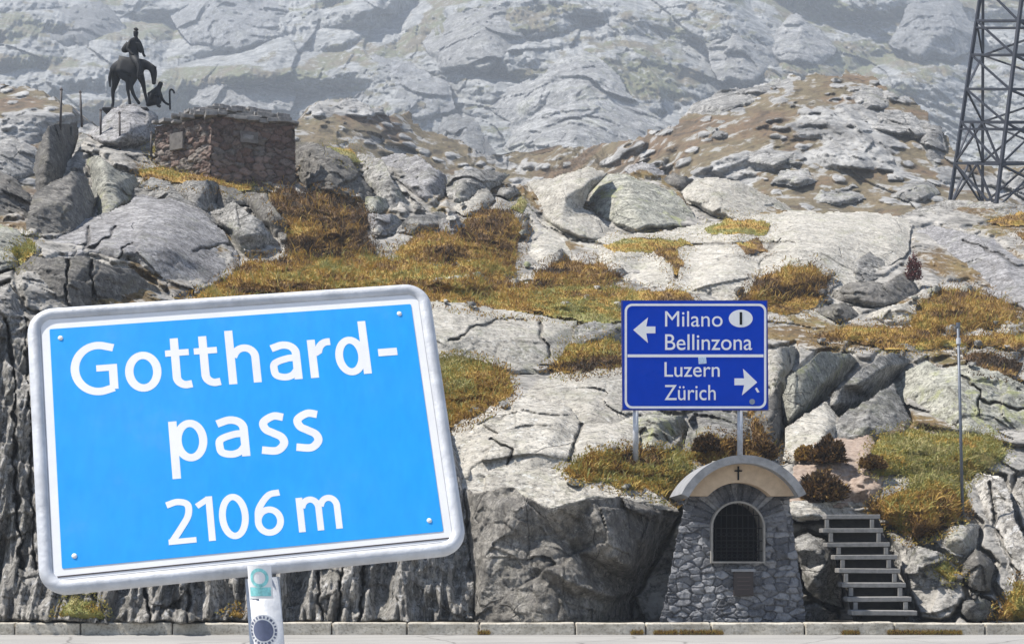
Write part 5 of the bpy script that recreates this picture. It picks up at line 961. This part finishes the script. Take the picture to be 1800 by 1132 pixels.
for i, (pl, h, tn, ln, de) in enumerate([
 ([(247, 298), (290, 294), (340, 303), (400, 312), (455, 325), (440, 336), (380, 329), (300, 319), (250, 313)], .22, .48, .22, 1.2), ([(266, 262), (300, 262), (330, 276), (348, 290), (310, 287), (272, 274)], .2, .66, .2, 1.2),
 ([(470, 350), (500, 332), (560, 337), (612, 352), (645, 378), (645, 420), (665, 452), (600, 472), (520, 462), (498, 442), (512, 405)], .6, .16, .35, .9), ([(505, 385), (560, 395), (570, 425), (525, 430)], .4, .30, .3, 1),
 ([(330, 530), (395, 497), (425, 462), (500, 452), (600, 452), (700, 448), (760, 462), (860, 480), (960, 505), (1000, 530), (960, 552), (870, 543), (760, 528), (720, 545), (600, 560), (420, 560)], .5, .46, .26, 1.1),
 ([(690, 445), (735, 412), (800, 405), (845, 372), (895, 366), (922, 402), (912, 430), (905, 470), (820, 470), (730, 460)], .55, .28, .3, 1.1), ([(800, 462), (850, 452), (905, 462), (900, 480), (830, 482)], .5, .5, .25, 1.2),
 ([(938, 500), (948, 472), (1000, 460), (1060, 464), (1092, 490), (1050, 508), (960, 510)], .6, .27, .28, 1.2), ([(925, 512), (1000, 505), (1092, 505), (1098, 565), (1020, 565), (940, 545)], .3, .74, .16, 1.0), ([(1000, 520), (1090, 512), (1200, 512), (1220, 528), (1100, 545)], .3, .45, .2, 1),
 ([(1058, 433), (1100, 419), (1200, 421), (1218, 430), (1160, 441), (1080, 443)], .25, .62, .14, 1.2), ([(1145, 437), (1190, 432), (1198, 470), (1186, 484), (1165, 455)], .25, .28, .2, 1.2), ([(1242, 404), (1290, 385), (1352, 388), (1346, 412), (1280, 414)], .3, .62, .16, 1.2),
 ([(1295, 536), (1328, 492), (1380, 472), (1430, 466), (1458, 490), (1442, 516), (1390, 528), (1340, 540)], .7, .24, .3, 1.2), ([(1330, 548), (1400, 525), (1450, 520), (1430, 538), (1370, 556)], .3, .40, .2, 1), ([(1600, 570), (1618, 530), (1660, 510), (1720, 514), (1784, 540), (1790, 572), (1700, 580), (1620, 582)], .6, .34, .28, 1.2),
 ([(1430, 592), (1490, 574), (1570, 574), (1680, 590), (1800, 588), (1880, 600), (1870, 614), (1760, 609), (1650, 608), (1560, 612), (1490, 602)], .35, .42, .2, 1.1), ([(1690, 622), (1740, 620), (1795, 642), (1785, 660), (1720, 648)], .4, .12, .2, 1.1),
 ([(750, 640), (800, 630), (850, 638), (890, 662), (908, 690), (880, 706), (830, 732), (795, 752), (765, 722)], .5, .44, .24, 1.1), ([(770, 638), (810, 630), (862, 645), (885, 668), (830, 685), (778, 680)], .4, .72, .18, 1), ([(965, 645), (1000, 608), (1060, 598), (1100, 604), (1100, 632), (1040, 644), (990, 658)], .4, .55, .2, 1.1), ([(985, 640), (1030, 625), (1100, 620), (1100, 640), (1020, 655)], .3, .15, .2, 1),
 ([(990, 824), (1040, 800), (1100, 788), (1160, 793), (1220, 798), (1210, 842), (1184, 876), (1140, 866), (1080, 852), (1010, 834)], .45, .56, .2, 1.3), ([(1090, 800), (1160, 798), (1170, 820), (1100, 822)], .3, .08, .16, .8), ([(1212, 800), (1240, 770), (1290, 768), (1345, 790), (1335, 815), (1250, 818)], .4, .30, .2, 1.2),
 ([(1515, 820), (1545, 765), (1600, 756), (1680, 764), (1742, 765), (1770, 796), (1748, 818), (1700, 838), (1600, 834), (1550, 834)], .45, .74, .16, 1.3), ([(1530, 892), (1560, 866), (1620, 858), (1692, 850), (1698, 900), (1645, 934), (1600, 946), (1545, 918)], .5, .52, .2, 1.4), ([(1600, 900), (1660, 895), (1660, 930), (1605, 945)], .3, .12, .16, 1), ([(1600, 830), (1690, 830), (1690, 860), (1600, 870)], .25, .66, .14, 1),
 ([(15, 445), (50, 415), (66, 432), (38, 466)], .3, .8, .16, 1.3), ([(898, 368), (916, 345), (928, 362), (920, 372)], .3, .85, .14, 1.3), ([(572, 258), (618, 262), (642, 288), (610, 283)], .25, .76, .14, 1.2), ([(1290, 430), (1330, 420), (1345, 445), (1310, 450)], .2, .2, .12, .6), ([(1610, 600), (1640, 598), (1640, 612), (1610, 614)], .2, .5, .14, 1),
 ([(1310, 700), (1345, 760), (1372, 800), (1330, 812), (1320, 760)], .3, .35, .16, 1), ([(1735, 385), (1790, 375), (1840, 390), (1760, 400)], .3, .5, .2, 1), ([(1790, 410), (1830, 400), (1860, 425), (1800, 425)], .3, .35, .2, 1),
 ([(95, 1096), (125, 1050), (165, 1055), (190, 1096)], .15, .66, .14, .5), ([(385, 1098), (415, 1068), (445, 1098)], .12, .70, .12, .6), ([(1745, 1094), (1790, 1020), (1830, 1060), (1835, 1094)], .2, .55, .22, .7), ([(1640, 1000), (1665, 985), (1690, 1012), (1670, 1020)], .1, .75, .1, .7)]):
    mound(pl, h, tn, ln, de, seed=i)
# moss along the kerb foot
for x0, x1 in ((1150, 1190), (1195, 1270), (840, 860), (1480, 1510), (1560, 1690), (1110, 1130)):
    n = int((x1 - x0) * 14); xx = rng.uniform(x0, x1, n); R0 = np.stack([(xx - CX) * 24.69 / F, 24.69 - .03 * rng.random(n), .06 * rng.random(n) ** 1.5], 1); dr = rng.normal(size=(n, 3)) * [.5, .3, .3] + [0, -.3, .6]; sd_ = np.tile([.006, 0, 0], (n, 1))
    tip = R0 + dr * .05; mid = R0 + dr * .025; BV.append(np.stack([R0 - sd_, R0 + sd_, mid + sd_, mid - sd_, tip], 1)); BT.append(np.repeat(rng.normal(.45, .25, n)[:, None], 5, 1))
B_ = np.concatenate(BV); nb = len(B_); bi = nv[0] + 5 * np.arange(nb)
me = arr_mesh('alpine_grass', np.concatenate(GV + [B_.reshape(-1, 3)]), [np.concatenate(GF), np.stack([bi, bi + 1, bi + 2, bi + 3], 1), np.stack([bi + 3, bi + 2, bi + 4], 1)], {'tint': np.concatenate(GT + [np.concatenate(BT).ravel()])})
tag(link('alpine_grass', me, M['grass']), 'dry golden, rust and olive alpine grass between the rocks', 'grass', None, 'stuff'); print('blades', nb)
def bush(label, px, py, wp, hp, tint, n=4200, tw=.5):
    Yb = zb(px, py, 1) - .1; c_ = P(px, py, Yb); rx = wp * Yb / F / 2; rz = hp * Yb / F; d_ = rng.normal(size=(n, 3)); d_[:, 2] = abs(d_[:, 2]); d_ /= np.linalg.norm(d_, axis=1)[:, None]
    lob = .92 + .36 * perlin(d_[:, 0] * 2.6 + px, d_[:, 1] * 2.6, d_[:, 2] * 2.6); r = (rng.random(n) ** .35)[:, None] * lob[:, None]; R0 = d_ * r * [rx, rx * .8, rz * .82]; dr = d_ + rng.normal(size=(n, 3)) * .5 + [0, 0, .4]; dr /= np.linalg.norm(dr, axis=1)[:, None]
    L = .16 * rx * rng.uniform(.4, 1.5, n)[:, None] + .02; sd_ = np.cross(dr, rng.normal(size=(n, 3))); sd_ /= np.linalg.norm(sd_, axis=1)[:, None] + 1e-9; sd_ *= .016
    V = np.stack([R0 - sd_, R0 + sd_, R0 + dr * L * .6 + sd_, R0 + dr * L * .6 - sd_, R0 + dr * L], 1); i5 = 5 * np.arange(n); tt = np.repeat((tint + rng.normal(size=n) * .12 + .1 * perlin(d_[:, 0] * 4, d_[:, 1] * 4, d_[:, 2] * 4 + px))[:, None], 5, 1)
    o = empty('heather_bush', c_, label, 'bush'); link('foliage', arr_mesh('foliage', V.reshape(-1, 3), [np.stack([i5, i5 + 1, i5 + 2, i5 + 3], 1), np.stack([i5 + 3, i5 + 2, i5 + 4], 1)], {'tint': tt.ravel()}), M['grass'], o)
    bm = bmesh.new()
    for k in range(14): a = random.uniform(0, 6.28); bar(bm, (0, 0, -.05), (math.cos(a) * rx * .7, math.sin(a) * rx * .5, rz * random.uniform(.4, .75)), .014, 5, .005)
    sub('twigs', bm, M['riserdark'], o)
for a in [('dark brown rounded heather bush at the top of the soil path', 1456, 812, 62, 52, .10), ('reddish brown heather bush right of the shrine roof', 1446, 878, 84, 62, .14, 3600), ('dark heather bush left of the right post of the blue sign', 1240, 792, 46, 34, .08), ('brown heather tuft between shrine roof and the post foot', 1345, 800, 40, 30, .16),
          ('rust coloured bush at the upper left of the soil path', 1418, 808, 40, 30, .38), ('small dark bush in the middle of the soil path edge', 1535, 822, 44, 26, .2)]: bush(*a)
o = None
Yr = zb(1605, 485, 1)
n0 = len(bpy.data.objects); bush('deep red shrub in the cleft below the ridge, right side', 1606, 492, 30, 58, .06, 1100); rb = [o for o in bpy.data.objects if o.get('label', '').startswith('deep red')][0]
rb.name = 'red_shrub'; fo = [c for c in rb.children if c.name.startswith('foliage')][0]; fo.data.materials.clear(); fo.data.materials.append(plain('dark_red_leaves', (.10, .018, .015), .7, 0, .5, 8))

# ------------------------------------------------------------------ mountain air
HZ = 300
bm = bmesh.new(); box(bm, (0, 150, HZ / 2 - 1.05), (3200, 3200, HZ)); hm = bpy.data.materials.new('mountain_haze'); hm.use_nodes = True; nt = hm.node_tree; nt.nodes.remove(nt.nodes['Principled BSDF'])
pv = nt.nodes.new('ShaderNodeVolumePrincipled'); pv.inputs['Color'].default_value = (.80, .89, 1, 1); pv.inputs['Density'].default_value = .00085; pv.inputs['Anisotropy'].default_value = .0
nt.links.new(pv.outputs[0], nt.nodes['Material Output'].inputs['Volume'])
tag(bm_link('haze', bm, hm), 'thin pale blue mountain haze', None, None, 'stuff')
